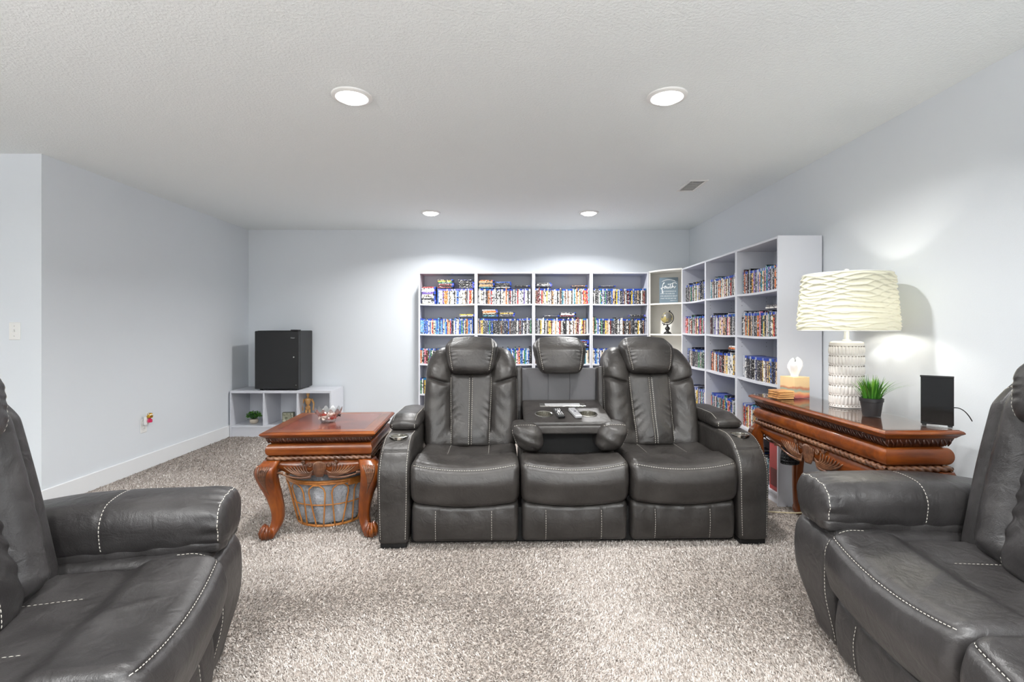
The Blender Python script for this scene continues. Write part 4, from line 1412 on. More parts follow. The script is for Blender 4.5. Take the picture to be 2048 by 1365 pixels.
# =================================================================== UNDER THE CONSOLE TABLE
def underneath():
    M_TOTE = plain('blue_grey_plastic', lin(112, 138, 150), .25, coat=.3)
    M_LIDC = plain('pale_lid', lin(150, 172, 180), .2, coat=.3)
    t = thing('storage_tote', 'blue-grey plastic storage tote standing under the console table', 'storage box', (1.762, 2.52, 0.012))
    q = MB()
    x, y, h = .075, .20, .40
    V = [(-x * .9, -y * .92, 0), (x * .9, -y * .92, 0), (x * .9, y * .92, 0), (-x * .9, y * .92, 0), (-x, -y, h), (x, -y, h), (x, y, h), (-x, y, h)]
    q.add(V, [(3, 2, 1, 0), (4, 5, 6, 7), (0, 1, 5, 4), (1, 2, 6, 5), (2, 3, 7, 6), (3, 0, 4, 7)]).obj('bin', M_TOTE, t)
    MB().box(-x - .012, x + .012, -y - .012, y + .012, h, h + .022, .006).obj('lid', M_LIDC, t)
    for sx in (-1, 1):
        MB().box(-.035, .035, sx * (y + .012) - .006, sx * (y + .012) + .006, h - .045, h + .012, .003).obj('latch', M_WHITE, t)
    M_WOV = plain('black_weave', lin(20, 20, 22), .7)
    t = thing('woven_pouch', 'small black woven pouch hanging under the carved console apron', 'pouch', (1.628, 2.93, 0.545))
    q = MB()
    for i in range(18):
        a = i * 2 * PI / 18
        q.tube([(r * math.cos(a), r * .7 * math.sin(a), z) for (r, z) in ((.022, -.012), (.036, -.045), (.046, -.09), (.048, -.14))], .0052, 6)
    q.obj('upright_strands', M_WOV, t, True)
    q = MB()
    for k, (r, z) in enumerate(((.024, -.015), (.031, -.032), (.037, -.05), (.042, -.068), (.045, -.086), (.047, -.104), (.048, -.122), (.048, -.138))):
        th = np.arange(32) * 2 * PI / 32
        q.tube(np.stack([r * np.cos(th), .7 * r * np.sin(th), np.full(32, z)], 1), .005, 6, closed=True)
    q.obj('cross_strands', M_WOV, t, True)
    MB().lathe([(.018, -.012), (.034, -.05), (.044, -.09), (.046, -.14)], 28, ey=.7).obj('lining', M_DARK, t, True)
    MB().tube([(-.02, 0, -.012), (-.006, 0, .012), (.006, 0, .012), (.02, 0, -.012)], .003, 6).obj('loop', M_WOV, t, True)
    for o in kids(t):
        if 'strands' in o.name: o['kind'] = 'stuff'
    M_CORD = plain('beige_cord', lin(196, 182, 150), .5)
    P = [(1.56, 3.22, .012), (1.62, 3.23, .012), (1.70, 3.21, .014), (1.76, 3.15, .03), (1.80, 3.05, .07), (1.84, 2.93, .15), (1.90, 2.85, .24), (1.98, 2.8, .30), (2.06, 2.78, .33)]
    P = np.array(P); tt = np.linspace(0, 1, len(P)); u = np.linspace(0, 1, 50)
    P = np.stack([np.interp(u, tt, P[:, i]) for i in range(3)], 1)
    for _ in range(6): P[1:-1] = (P[:-2] + 2 * P[1:-1] + P[2:]) / 4
    o = MB().tube(P, .0045, 8).obj('power_cord', M_CORD, None, True)
    tag(o, 'beige power cord trailing on the carpet under the console table', 'cord')
underneath()

# =================================================================== BOOKCASES
BW, BD, BH = 0.641, 0.294, 1.816
PT = 0.016
def shelf_unit(t, W, D, H, shelves, m=M_SHELF, holes=True):
    """local: x along width (0..W), y=0 front .. D back"""
    mb = lambda: MB()
    for x in (0, W - PT):
        MB().box(x, x + PT, 0, D, 0, H, .0012).obj('side_panel', m, t)
    MB().box(PT, W - PT, 0.001, D - .006, H - PT - .002, H - .002, .0012).obj('top_board', m, t)
    MB().box(PT, W - PT, D - .005, D - .001, .02, H - .004).obj('back_panel', m, t)
    sg = MB(); nu = 14
    sh = None
    for i, z in enumerate(shelves):
        if i == len(shelves) - 1:
            MB().box(PT, W - PT, .001, D - .006, z - PT, z, .0012).obj('shelf', m, t)
            MB().box(PT, W - PT, .02, .034, 0, z - PT, .001).obj('kick_board', m, t)
        else:
            # loaded boards sag a little
            us = np.linspace(PT, W - PT, nu); V = []; F = []
            for u in us:
                sag = -.006 * (1 - ((u - W / 2) / (W / 2 - PT)) ** 2)
                V += [(u, .002, z - PT + sag), (u, .002, z + sag), (u, D - .006, z + sag), (u, D - .006, z - PT + sag)]
            for k in range(nu - 1):
                for j in range(4):
                    F.append((k * 4 + j, k * 4 + 4 + j, k * 4 + 4 + (j + 1) % 4, k * 4 + (j + 1) % 4))
            F.append((0, 1, 2, 3)); F.append(tuple((nu - 1) * 4 + j for j in (3, 2, 1, 0)))
            MB().add(V, F).obj('shelf', m, t)
    if holes:
        q = MB()
        for x, s in ((PT, 1), (W - PT, -1)):
            for y in (.04, D - .06):
                for z in shelves[:-1]:
                    for dz in (-.09, -.06, -.03):
                        q.add([(x + s * .0006, y + .0028 * math.cos(a), z + dz + .0028 * math.sin(a)) for a in np.arange(6) * PI / 3], [(0, 1, 2, 3, 4, 5) if s > 0 else (5, 4, 3, 2, 1, 0)])
        o = q.obj('pin_holes', M_HOLE, t); o['kind'] = 'stuff'
BACK_SH = [1.462, 1.127, 0.792, 0.457, 0.085]
RIGHT_SH = [1.462, 1.140, 0.812, 0.435, 0.085]
BX0 = -1.042
YF = YB - .012 - BD           # front of back-wall bookcases
UNITS = []
bl = ['white bookcase at the left end of the back wall row', 'second white bookcase from the left on the back wall',
      'third white bookcase from the left on the back wall', 'fourth white bookcase on the back wall, beside the corner shelf']
for i in range(4):
    t = thing('bookcase', bl[i], 'bookcase', (BX0 + i * (BW + .001), YF, 0), 0, 'white bookcases')
    shelf_unit(t, BW - .001, BD, BH, BACK_SH)
    UNITS.append((t.name, Matrix.Translation(t.location), BW - .001, BACK_SH, 'back', i))
# right wall: facing -x; local x runs towards the far wall... mirrored so left is far
XF = XR - .012 - BD
RY0 = 3.342
rl = ['tall white bookcase on the right wall nearest the lamp', 'middle white bookcase on the right wall', 'far white bookcase on the right wall, beside the corner shelf']
for i in range(3):
    y1 = RY0 + (i + 1) * (.631)
    # rotate -90: local x -> -y, local y -> +x
    t = thing('bookcase', rl[i], 'bookcase', (XF, y1 - .001, 0), -PI / 2, 'white bookcases')
    shelf_unit(t, .630, BD, BH, RIGHT_SH)
    UNITS.append((t.name, Matrix.Translation(t.location) @ Matrix.Rotation(-PI / 2, 4, 'Z'), .630, RIGHT_SH, 'right', i))
CY0 = RY0 + 3 * .631
# corner shelf unit: square plan against both walls with a curved front
def corner():
    x0 = BX0 + 4 * (BW + .001) + .001; x1 = XR - .014; y0 = CY0 + .002; y1 = YB - .014
    t = thing('corner_shelf', 'white curved-front corner shelf between the two rows of bookcases', 'corner shelf', (x0, y0, 0))
    W, D = x1 - x0, y1 - y0
    # plan: from (0, D-BD) front of the back row to (W-BD, 0) front of the right row
    a, b = (0.0, D - BD + .002), (W - BD + .002, 0.0)
    def plan(n=16, inset=0.0):
        P = []
        for s in np.linspace(0, 1, n):
            x = a[0] + (b[0] - a[0]) * s; y = a[1] + (b[1] - a[1]) * s
            bow = .040 * math.sin(PI * s)
            nx, ny = (b[1] - a[1]), -(b[0] - a[0]); L = math.hypot(nx, ny)
            P.append((x + nx / L * (bow - inset), y + ny / L * (bow - inset)))
        return P + [(W, 0), (W, D), (0, D)]
    P = plan()
    prism(P, BH - PT + .006, BH + .006).obj('top_board', M_SHELFWARM, t)
    for z in BACK_SH:
        prism(plan(16, .012), z - PT, z).obj('shelf', M_SHELFWARM, t)
    MB().box(0, PT, a[1], D, 0, BH + .004, .001).obj('side_panel', M_SHELFWARM, t)
    MB().box(b[0], W, 0, PT, 0, BH + .004, .001).obj('side_panel', M_SHELFWARM, t)
    prism([(PT, D - .012), (W - .012, PT), (W - .004, PT), (PT, D - .004)], 0, BH).obj('back_panel', M_SHELFWARM, t)
    return x0, y0, W, D
cx0, cy0, cW, cD = corner()

# --- sign on the corner shelf
def text(body, size, parent, loc, rot, m, align='LEFT', shear=0.0, name='lettering', ext=.0004, sx=1.0):
    c = bpy.data.curves.new(name, 'FONT'); c.body = body; c.size = size; c.extrude = ext
    c.align_x = align; c.shear = shear; c.materials.append(m)
    tmp = bpy.data.objects.new('tmp_text', c); COL.objects.link(tmp)
    bpy.context.view_layer.update()
    me = bpy.data.meshes.new_from_object(tmp.evaluated_get(bpy.context.evaluated_depsgraph_get()))
    bpy.data.objects.remove(tmp)
    o = link(name, me, parent, loc, rot); o.scale = (sx, 1, 1)
    return o
M_INK = plain('white_ink', lin(244, 246, 248), .6)
M_SLATE = plain('slate_blue_board', lin(118, 136, 148), .6, var=.08)
def sign():
    Y = 5.48; X = (1337.5 - 1024) * Y / 1000
    t = thing('faith_sign', 'slate blue wooden plaque with white faith lettering on the corner shelf', 'sign', (X, Y, BACK_SH[0]), math.radians(-12))
    w, h = .098, .284
    MB().box(-w, w, 0, .022, 0, h, .0015).obj('board', M_SLATE, t)
    R = (PI / 2, 0, 0)
    strokes = [[(.17, .86), (.24, 1.0), (.20, 1.02), (.14, .86), (.10, .50), (.08, .10), (.10, -.16), (.15, -.12), (.13, .10), (.02, .36), (.0, .40)],
               [(.0, .40), (.22, .50), (.34, .62), (.28, .66), (.22, .48), (.24, .34), (.32, .44), (.37, .62), (.37, .38), (.42, .36), (.47, .58), (.48, .40), (.52, .36), (.58, .52), (.64, .94), (.60, .46), (.63, .36), (.70, .46), (.78, .98), (.80, 1.04), (.77, .90), (.73, .36), (.78, .58), (.84, .62), (.84, .42), (.88, .38), (.96, .62)],
               [(.44, .84), (.60, .84), (.78, .92), (.90, 1.0), (1.02, .88)], [(.485, .74), (.49, .77)]]
    q = MB()
    for st in strokes:
        P = np.array(st, float); tt = np.linspace(0, 1, len(P)); u = np.linspace(0, 1, len(P) * 6)
        P = np.stack([np.interp(u, tt, P[:, i]) for i in (0, 1)], 1)
        for _ in range(4): P[1:-1] = (P[:-2] + 2 * P[1:-1] + P[2:]) / 4
        q.tube(np.stack([-.084 + P[:, 0] * .165, np.full(len(P), -.0008), .128 + P[:, 1] * .098], 1), .0034, 6)
    q.obj('script_lettering', M_INK, t)
    q = MB()
    P = bez((-.075, -.002, .236), (0, -.002, .285), (.075, -.002, .236), 24); q.tube(P, .0014, 5)
    for i in range(2, 22, 2):
        p = P[i]
        for s in (-1, 1):
            q.tube([p, p + np.array([.006, 0, s * .009])], [.0018, .0006], 5)
    q.obj('laurel_sprig', M_INK, t)
    for k, (s, al, x) in enumerate((('IS CONFIDENCE IN', 'LEFT', -.054), ('WHAT WE HOPE FOR', 'LEFT', -.088), ('AND ASSURANCE ABOUT', 'LEFT', -.088), ('WHAT WE DO NOT SEE', 'LEFT', -.088))):
        text(s, .0185, t, (x, -.0006, .126 - k * .026), R, M_INK, al, 0, 'lettering', sx=.82)
    text('HEBREWS 11:1', .011, t, (.085, -.0006, .026), R, M_INK, 'RIGHT', 0, 'lettering')
sign()
# --- globe
def globe():
    Y = 5.46; X = (1335 - 1024) * Y / 1000; z = BACK_SH[1]
    t = thing('desk_globe', 'small desk globe with gold continents on a black turned stand', 'globe', (X, Y, z), 0)
    MB().lathe([(.042, 0), (.043, .008), (.036, .013), (.034, .020), (.018, .026), (.014, .036), (.024, .048), (.027, .060), (.020, .074), (.009, .082), (.008, .108)], 28).obj('stand', M_BLACK, t, True, 40)
    c = np.array([-.008, 0, .175]); R = .062
    m, tn, b = nt('globe_map')
    tc = nd(tn, 'ShaderNodeTexCoord'); n = nd(tn, 'ShaderNodeTexNoise', Scale=13.0, Detail=5.0)
    tn.links.new(tc.outputs['Object'], n.inputs['Vector'])
    r = ramp(tn, [(.50, lin(132, 130, 124)), (.52, lin(206, 188, 120))])
    tn.links.new(n.outputs['Fac'], r.inputs[0]); tn.links.new(r.outputs[0], b.inputs['Base Color']); pset(b, Roughness=.3, Metallic=.3)
    MB().sphere(c, R, 36, 24).obj('sphere', m, t, True)
    tl = math.radians(23)
    arc = []
    for a in np.linspace(-PI / 2 - .35, PI / 2 + .12, 30):
        x, zz = (R + .012) * math.cos(a), (R + .012) * math.sin(a)
        arc.append(c + np.array([x * math.cos(tl) + zz * math.sin(tl), 0, -x * math.sin(tl) + zz * math.cos(tl)]))
    MB().tube(arc, .0045, 8).obj('meridian_arm', M_BLACK, t, True)
    q = MB()
    for s in (1, -1):
        d = np.array([math.sin(tl), 0, math.cos(tl)]) * s
        q.tube([c + d * (R - .002), c + d * (R + .018)], .003, 8); q.sphere(c + d * (R + .02), .007, 10, 8)
    q.obj('axis_pin', M_BLACK, t, True)
globe()

# =================================================================== DISC CASES
M_SHELL = {'blue': plain('blue_case', lin(28, 66, 170), .3, coat=.3), 'black': plain('black_case', lin(22, 22, 26), .3, coat=.3),
           'clear': plain('grey_case', lin(176, 182, 196), .3, coat=.3), 'teal': plain('teal_case', lin(30, 110, 160), .3, coat=.3), 'violet': plain('violet_case', lin(98, 100, 196), .3, coat=.3)}
def spine_mat(name, src):
    m, t, b = nt(name)
    if src == 'object':
        oi = nd(t, 'ShaderNodeObjectInfo'); colr, rnd = oi.outputs['Color'], oi.outputs['Random']
        tc = nd(t, 'ShaderNodeTexCoord'); vec = tc.outputs['Object']
    else:
        at = nd(t, 'ShaderNodeAttribute'); at.attribute_name = 'tint'; colr = at.outputs['Color']
        a2 = nd(t, 'ShaderNodeAttribute'); a2.attribute_name = 'rnd'; rnd = a2.outputs['Fac']
        tc = nd(t, 'ShaderNodeTexCoord'); vec = tc.outputs['Object']
    ml = nd(t, 'ShaderNodeMath', operation='MULTIPLY'); ml.inputs[1].default_value = 137.0
    t.links.new(rnd, ml.inputs[0])
    n = nd(t, 'ShaderNodeTexNoise', noise_dimensions='4D', Scale=95.0, Detail=2.0, Roughness=.7)
    t.links.new(vec, n.inputs['Vector']); t.links.new(ml.outputs[0], n.inputs['W'])
    n2 = nd(t, 'ShaderNodeTexNoise', noise_dimensions='4D', Scale=48.0, Detail=1.0)
    t.links.new(vec, n2.inputs['Vector']); t.links.new(ml.outputs[0], n2.inputs['W'])
    r1 = ramp(t, [(.585, (0, 0, 0)), (.605, (1, 1, 1))]); t.links.new(n.outputs['Fac'], r1.inputs[0])
    r2 = ramp(t, [(.40, (1, 1, 1)), (.42, (0, 0, 0))]); t.links.new(n2.outputs['Fac'], r2.inputs[0])
    m1 = nd(t, 'ShaderNodeMix'); m1.data_type = 'RGBA'
    t.links.new(r2.outputs[0], m1.inputs[0]); t.links.new(colr, m1.inputs[6]); m1.inputs[7].default_value = lin(24, 22, 26)
    m2 = nd(t, 'ShaderNodeMix'); m2.data_type = 'RGBA'
    t.links.new(r1.outputs[0], m2.inputs[0]); t.links.new(m1.outputs[2], m2.inputs[6]); m2.inputs[7].default_value = lin(236, 232, 226)
    t.links.new(m2.outputs[2], b.inputs['Base Color']); pset(b, Roughness=.3, Coat_Weight=.4, Coat_Roughness=.1)
    return m
M_SPINE_O = spine_mat('printed_spine', 'object')
M_SPINE_S = spine_mat('printed_spines_far', 'attr')

# geometry of one case, spine towards -y: x thickness, z height; unit sized, scaled later by mesh variant
def case_geo(th, dp, ht, band):
    q = MB(); h = th / 2; r = min(.0025, h * .5)
    V = [(-h, r, 0), (-h + r, 0, 0), (h - r, 0, 0), (h, r, 0), (h, dp, 0), (-h, dp, 0)]
    zs = [0, ht - band, ht]
    P = [(x, y, z) for z in zs for (x, y, _) in V]
    F = []; mi = []
    for k in range(2):
        for j in range(6):
            a, b_ = k * 6 + j, k * 6 + (j + 1) % 6
            F.append((a, b_, b_ + 6, a + 6)); mi.append(0 if (k == 0 and j in (0, 1, 2, 3, 5)) else 1)
    F.append((5, 4, 3, 2, 1, 0)); mi.append(1); F.append((12, 13, 14, 15, 16, 17)); mi.append(1)
    return np.array(P), F, mi

COLORS = {'white': (232, 230, 226), 'pale grey': (186, 188, 194), 'black': (28, 27, 30), 'dark grey': (78, 78, 84), 'red': (176, 34, 38), 'dark red': (110, 26, 30), 'orange': (222, 120, 44),
          'yellow': (224, 186, 60), 'tan': (196, 160, 118), 'cream': (226, 208, 176), 'brown': (110, 74, 50), 'green': (54, 130, 86), 'sky blue': (90, 158, 214), 'blue': (40, 90, 176), 'navy': (34, 44, 92), 'teal': (48, 128, 146), 'purple': (104, 82, 156), 'pink': (214, 120, 140)}
PAL = {
    'white': ['white'] * 5 + ['pale grey'] * 2 + ['dark grey', 'orange', 'brown', 'red', 'purple', 'black', 'cream', 'blue'],
    'blue': ['sky blue'] * 4 + ['blue'] * 4 + ['navy'] * 2 + ['white'] * 4 + ['red', 'cream', 'green', 'orange', 'black', 'teal', 'pink'],
    'dark': ['black'] * 5 + ['dark grey'] * 5 + ['white'] * 3 + ['tan', 'navy', 'brown', 'pale grey', 'yellow', 'blue', 'dark red', 'green'],
    'warm': ['white'] * 4 + ['orange', 'red', 'cream', 'pale grey', 'black', 'dark grey', 'yellow', 'tan', 'teal', 'brown', 'dark red'],
    'mixed': ['white'] * 3 + ['black'] * 3 + ['dark grey'] * 3 + ['pale grey'] * 3 + ['red', 'orange', 'blue', 'tan', 'yellow', 'dark red', 'purple', 'green', 'pink', 'teal'],
}
CASES = []       # dicts: M (4x4), th, dp, ht, band, shell, colour name, where, order
rc = random.Random(5)
def fill_row(U, si, x0, x1, pal, inset=.022, shells=('blue',) * 6 + ('black',) * 3 + ('clear',) * 2 + ('teal',), tall=0.0, lean_end=False):
    nm, UM, W, SH, wall, ui = U
    x = x0; z = SH[si]; k = 0
    while True:
        th = rc.choice((.0125, .0145, .0145, .0145, .0155, .0240 if rc.random() < .3 else .0145))
        if x + th > x1: break
        sh = rc.choice(shells)
        ht = .1715 if sh in ('blue', 'teal', 'clear', 'violet') else rc.choice((.172, .172, .190))
        ht += rc.uniform(-.001, .001) + (tall if rc.random() < .2 else 0)
        u = ((x + th / 2) - W / 2) / (W / 2 - PT)
        zz = z - (.006 * (1 - u * u) if si < 4 else 0) + .0004
        M = UM @ Matrix.Translation((x + th / 2, inset + rc.uniform(-.003, .004), zz))
        CASES.append(dict(M=M, th=th - .0006, dp=.135, ht=ht, band=.019 if sh != 'black' else .006, shell=sh, col=rc.choice(PAL[pal]), wall=wall, ui=ui, si=si, kind='row', k=k, sz=rc.random()))
        k += 1; x += th
def stack(U, si, x0, z0, n, pal, depth0=.02, wide=.172, jit=.006, up=True):
    """cases lying flat, spine forward (spine runs along x)"""
    nm, UM, W, SH, wall, ui = U
    z = z0
    for k in range(n):
        th = rc.choice((.0145, .0145, .0125, .0200 if rc.random() < .3 else .0145))
        dx = rc.uniform(-jit, jit); a = rc.uniform(-.03, .03)
        # lying: local case z (height) -> x ; case x (thickness) -> z
        L = Matrix(((0, 0, 1, 0), (0, 1, 0, 0), (-1, 0, 0, 0), (0, 0, 0, 1)))
        M = UM @ Matrix.Translation((x0 + dx, depth0 + rc.uniform(0, .006), z + th / 2)) @ Matrix.Rotation(a * .5, 4, 'Z') @ L
        CASES.append(dict(M=M, th=th - .0006, dp=.135, ht=wide, band=.019, shell=rc.choice(('blue', 'blue', 'black', 'violet')), col=rc.choice(PAL[pal]), wall=wall, ui=ui, si=si, kind='stack', k=k, x=x0, sz=rc.random()))
        z += th
TOPZ = .1745
U = UNITS
def on(ui, si, u=0.0): return (U[ui][3][si] + TOPZ + .0185)
a, b = PT + .002, BW - PT - .004
# back wall, unit 0
stack(U[0], 0, .035, BACK_SH[0], 13, 'white', wide=.155)
fill_row(U[0], 0, .207, b, 'white', shells=('violet', 'violet', 'clear'))
stack(U[0], 0, .215, on(0, 0) - .018, 7, 'dark'); stack(U[0], 0, .445, on(0, 0) - .018, 7, 'dark')
fill_row(U[0], 1, a, b, 'blue'); stack(U[0], 1, .455, on(0, 1) - .001, 2, 'warm')
fill_row(U[0], 2, a, b, 'mixed'); fill_row(U[0], 3, a, b, 'dark'); fill_row(U[0], 4, a, b, 'mixed')
# unit 1
fill_row(U[1], 0, a, b, 'white'); stack(U[1], 0, .030, on(1, 0) - .018, 6, 'warm'); stack(U[1], 0, .220, on(1, 0) - .018, 5, 'dark'); stack(U[1], 0, .430, on(1, 0) - .001, 1, 'warm')
fill_row(U[1], 1, a, b, 'dark'); stack(U[1], 1, .070, on(1, 1) - .001, 5, 'warm'); stack(U[1], 1, .262, on(1, 1) - .001, 4, 'dark')
fill_row(U[1], 2, a, b, 'blue'); fill_row(U[1], 3, a, b, 'mixed')
# unit 2
fill_row(U[2], 0, a, b, 'warm'); stack(U[2], 0, .030, on(2, 0) - .001, 3, 'dark'); stack(U[2], 0, .430, on(2, 0) - .001, 1, 'white')
fill_row(U[2], 1, a, b, 'warm'); stack(U[2], 1, .110, on(2, 1) - .001, 1, 'dark'); stack(U[2], 1, .300, on(2, 1) - .001, 3, 'dark')
fill_row(U[2], 2, a, b, 'warm'); stack(U[2], 2, .440, on(2, 2) - .001, 5, 'dark'); fill_row(U[2], 3, a, b, 'mixed')
# unit 3
fill_row(U[3], 0, a, b, 'dark'); stack(U[3], 0, .105, on(3, 0) - .001, 1, 'dark')
fill_row(U[3], 1, a, b, 'dark'); stack(U[3], 1, .440, on(3, 1) - .001, 1, 'white')
fill_row(U[3], 2, a, b, 'blue'); fill_row(U[3], 3, a, b, 'mixed')
# right wall: unit index 4 is the nearest
b2 = .630 - PT - .004
fill_row(U[4], 0, a + .03, b2, 'mixed', .03); fill_row(U[4], 1, a + .02, b2, 'mixed', .03); stack(U[4], 1, .40, on(4, 1), 2, 'dark', .03)
fill_row(U[4], 2, a + .03, b2, 'dark', .035); fill_row(U[4], 3, a + .02, b2, 'warm', .035); fill_row(U[4], 4, a, b2 - .13, 'mixed', .04, shells=('black',))
fill_row(U[5], 0, a + .02, b2, 'warm', .03); fill_row(U[5], 1, a + .01, b2, 'mixed', .03); fill_row(U[5], 2, a + .01, b2, 'warm', .04); stack(U[5], 2, .40, on(5, 2), 3, 'warm', .04)
fill_row(U[5], 3, a + .01, b2, 'mixed', .04)
fill_row(U[6], 0, a + .01, b2, 'dark', .03); fill_row(U[6], 1, a, b2, 'mixed', .03); fill_row(U[6], 2, a + .02, b2, 'dark', .04); fill_row(U[6], 3, a, b2, 'mixed', .04)

def pix(p):
    return (1024 + F_PX * p[0] / p[1], 654 - F_PX * (p[2] - CAM_H) / p[1])
bpy.context.view_layer.update()
DG = bpy.context.evaluated_depsgraph_get()
def visible(c):
    lo = hi = 0
    ok = 0
    for f in (.25, .9):
        p = c['M'] @ Vector((0, -.004, c['ht'] * f))
        d = p - Vector((0, 0, CAM_H)); L = d.length
        hit, loc, *_ = SC.ray_cast(DG, (0, 0, CAM_H), d.normalized(), distance=L - .006)
        ok += not hit
    return ok
for c in CASES:
    h = c['th'] / 2
    q = [pix(c['M'] @ Vector(v)) for v in ((-h, 0, 0), (h, 0, 0), (h, 0, c['ht']), (-h, 0, c['ht']))]
    ar = abs(sum(q[i][0] * q[(i + 1) % 4][1] - q[(i + 1) % 4][0] * q[i][1] for i in range(4))) / 2
    c['area'] = ar * visible(c) / 2
order = sorted(range(len(CASES)), key=lambda i: -CASES[i]['area'])
IND = set(order[:298])
ORD = ['first', 'second', 'third', 'fourth', 'fifth', 'sixth', 'seventh', 'eighth', 'ninth', 'tenth', '11th', '12th', '13th', '14th', '15th', '16th', '17th', '18th', '19th', '20th']
def ordn(n):
    if n < 20: return ORD[n]
    n += 1
    s = 'th' if 10 <= n % 100 <= 20 else {1: 'st', 2: 'nd', 3: 'rd'}.get(n % 10, 'th')
    return f'{n}{s}'
SHN = ['top', 'second', 'third', 'fourth', 'bottom']
def unit_name(c):
    if c['wall'] == 'back': return ['leftmost back bookcase', 'second back bookcase', 'third back bookcase', 'fourth back bookcase'][c['ui']]
    return ['bookcase nearest the lamp', 'middle right bookcase', 'far right bookcase'][c['ui']]
meshes = {}
stuff_v, stuff_f, stuff_m, stuff_c, stuff_r, base = [], [], [], [], [], 0
SHL = list(M_SHELL)
stack_names = {}
for i, c in enumerate(CASES):
    P, F, mi = None, None, None
    if i in IND:
        key = (round(c['th'], 4), c['shell'], round(c['ht'], 2), c['band'])
        if key not in meshes:
            P, F, mi = case_geo(c['th'], c['dp'], c['ht'], c['band'])
            me = bpy.data.meshes.new('disc_case'); me.from_pydata(P.tolist(), [], F)
            me.materials.append(M_SPINE_O); me.materials.append(M_SHELL[c['shell']])
            me.polygons.foreach_set('material_index', np.array(mi, dtype=np.int32)); me.update()
            meshes[key] = me
        o = bpy.data.objects.new('disc_case', meshes[key]); COL.objects.link(o)
        o.matrix_world = c['M']
        o.color = (*lin(*COLORS[c['col']])[:3], 1)
        if c['kind'] == 'row':
            lab = f"{c['col']} disc case, {ordn(c['k'])} from left, {SHN[c['si']]} shelf of the {unit_name(c)}"
        else:
            side = 'left' if c['x'] < .15 else 'middle' if c['x'] < .38 else 'right'
            lab = f"{c['col']} disc case lying {ordn(c['k'])} from bottom, {side} stack, {SHN[c['si']]} shelf, {unit_name(c)}"
        tag(o, lab, 'disc case', f"disc cases on the {SHN[c['si']]} shelf of the {unit_name(c)}")
    else:
        P, F, mi = case_geo(c['th'], c['dp'], c['ht'], c['band'])
        A = np.array(c['M'].to_3x3()); P = P @ A.T + np.array(c['M'].translation)
        stuff_v.append(P); n = len(P)
        stuff_f += [[j + base for j in f] for f in F]
        stuff_m += [0 if m_ == 0 else 1 + SHL.index(c['shell']) for m_ in mi]
        stuff_c += [(*lin(*COLORS[c['col']])[:3], 1)] * n; stuff_r += [c['sz']] * n
        base += n
me = bpy.data.meshes.new('disc_case_rows'); me.from_pydata(np.concatenate(stuff_v).tolist(), [], stuff_f)
me.materials.append(M_SPINE_S)
for k in SHL: me.materials.append(M_SHELL[k])
me.polygons.foreach_set('material_index', np.array(stuff_m, dtype=np.int32))
at = me.attributes.new('tint', 'FLOAT_COLOR', 'POINT'); at.data.foreach_set('color', np.array(stuff_c, dtype=np.float32).ravel())
at = me.attributes.new('rnd', 'FLOAT', 'POINT'); at.data.foreach_set('value', np.array(stuff_r, dtype=np.float32))
me.update()
o = link('disc_case_rows', me)
tag(o, 'remaining rows of disc cases filling the far and lower bookcase shelves', 'disc cases', None, 'stuff')
# low red box set in the nearest right bookcase
t = thing('red_box_set', 'tall red box set on the bottom shelf of bookcase nearest the lamp', 'box', (XF + .012, RY0 + .022, RIGHT_SH[4] + .001))
MB().box(0, .2, 0, .115, 0, .318, .002).obj('sleeve', plain('red_sleeve', lin(170, 22, 30), .35, coat=.3), t)
MB().box(-.0008, .001, .012, .1, .03, .15).obj('print_panel', plain('dark_red_print', lin(96, 14, 22), .4), t)

# =================================================================== CUBE SHELF, FRIDGE AND ORNAMENTS
def cube_shelf():
    x0, y0 = -3.078, 5.452
    W, D, H, T = 1.105, .395, .507, .028
    t = thing('cube_shelf', 'low white three-cube shelf in the back left corner', 'shelf', (x0, y0, 0))
    MB().box(0, W, 0, D, H - T, H, .0015).obj('top_board', M_SHELF, t)
    MB().box(T * .6, W - T * .6, .002, D - .004, .105, .105 + .018, .001).obj('bottom_board', M_SHELF, t)
    MB().box(T * .6, W - T * .6, .012, .028, .0, .105, .001).obj('kick_board', M_SHELF, t)
    for x in (0, W - T * .6):
        MB().box(x, x + T * .6, 0, D, 0, H - T, .001).obj('side_panel', M_SHELF, t)
    for i in (1, 2):
        x = i * W / 3
        MB().box(x - .009, x + .009, .002, D - .004, .123, H - T, .001).obj('divider', M_SHELF, t)
    MB().box(T * .6, W - T * .6, D - .004, D - .001, .02, H - T).obj('back_panel', M_SHELF, t)
    return x0, y0, H
qx, qy, qH = cube_shelf()
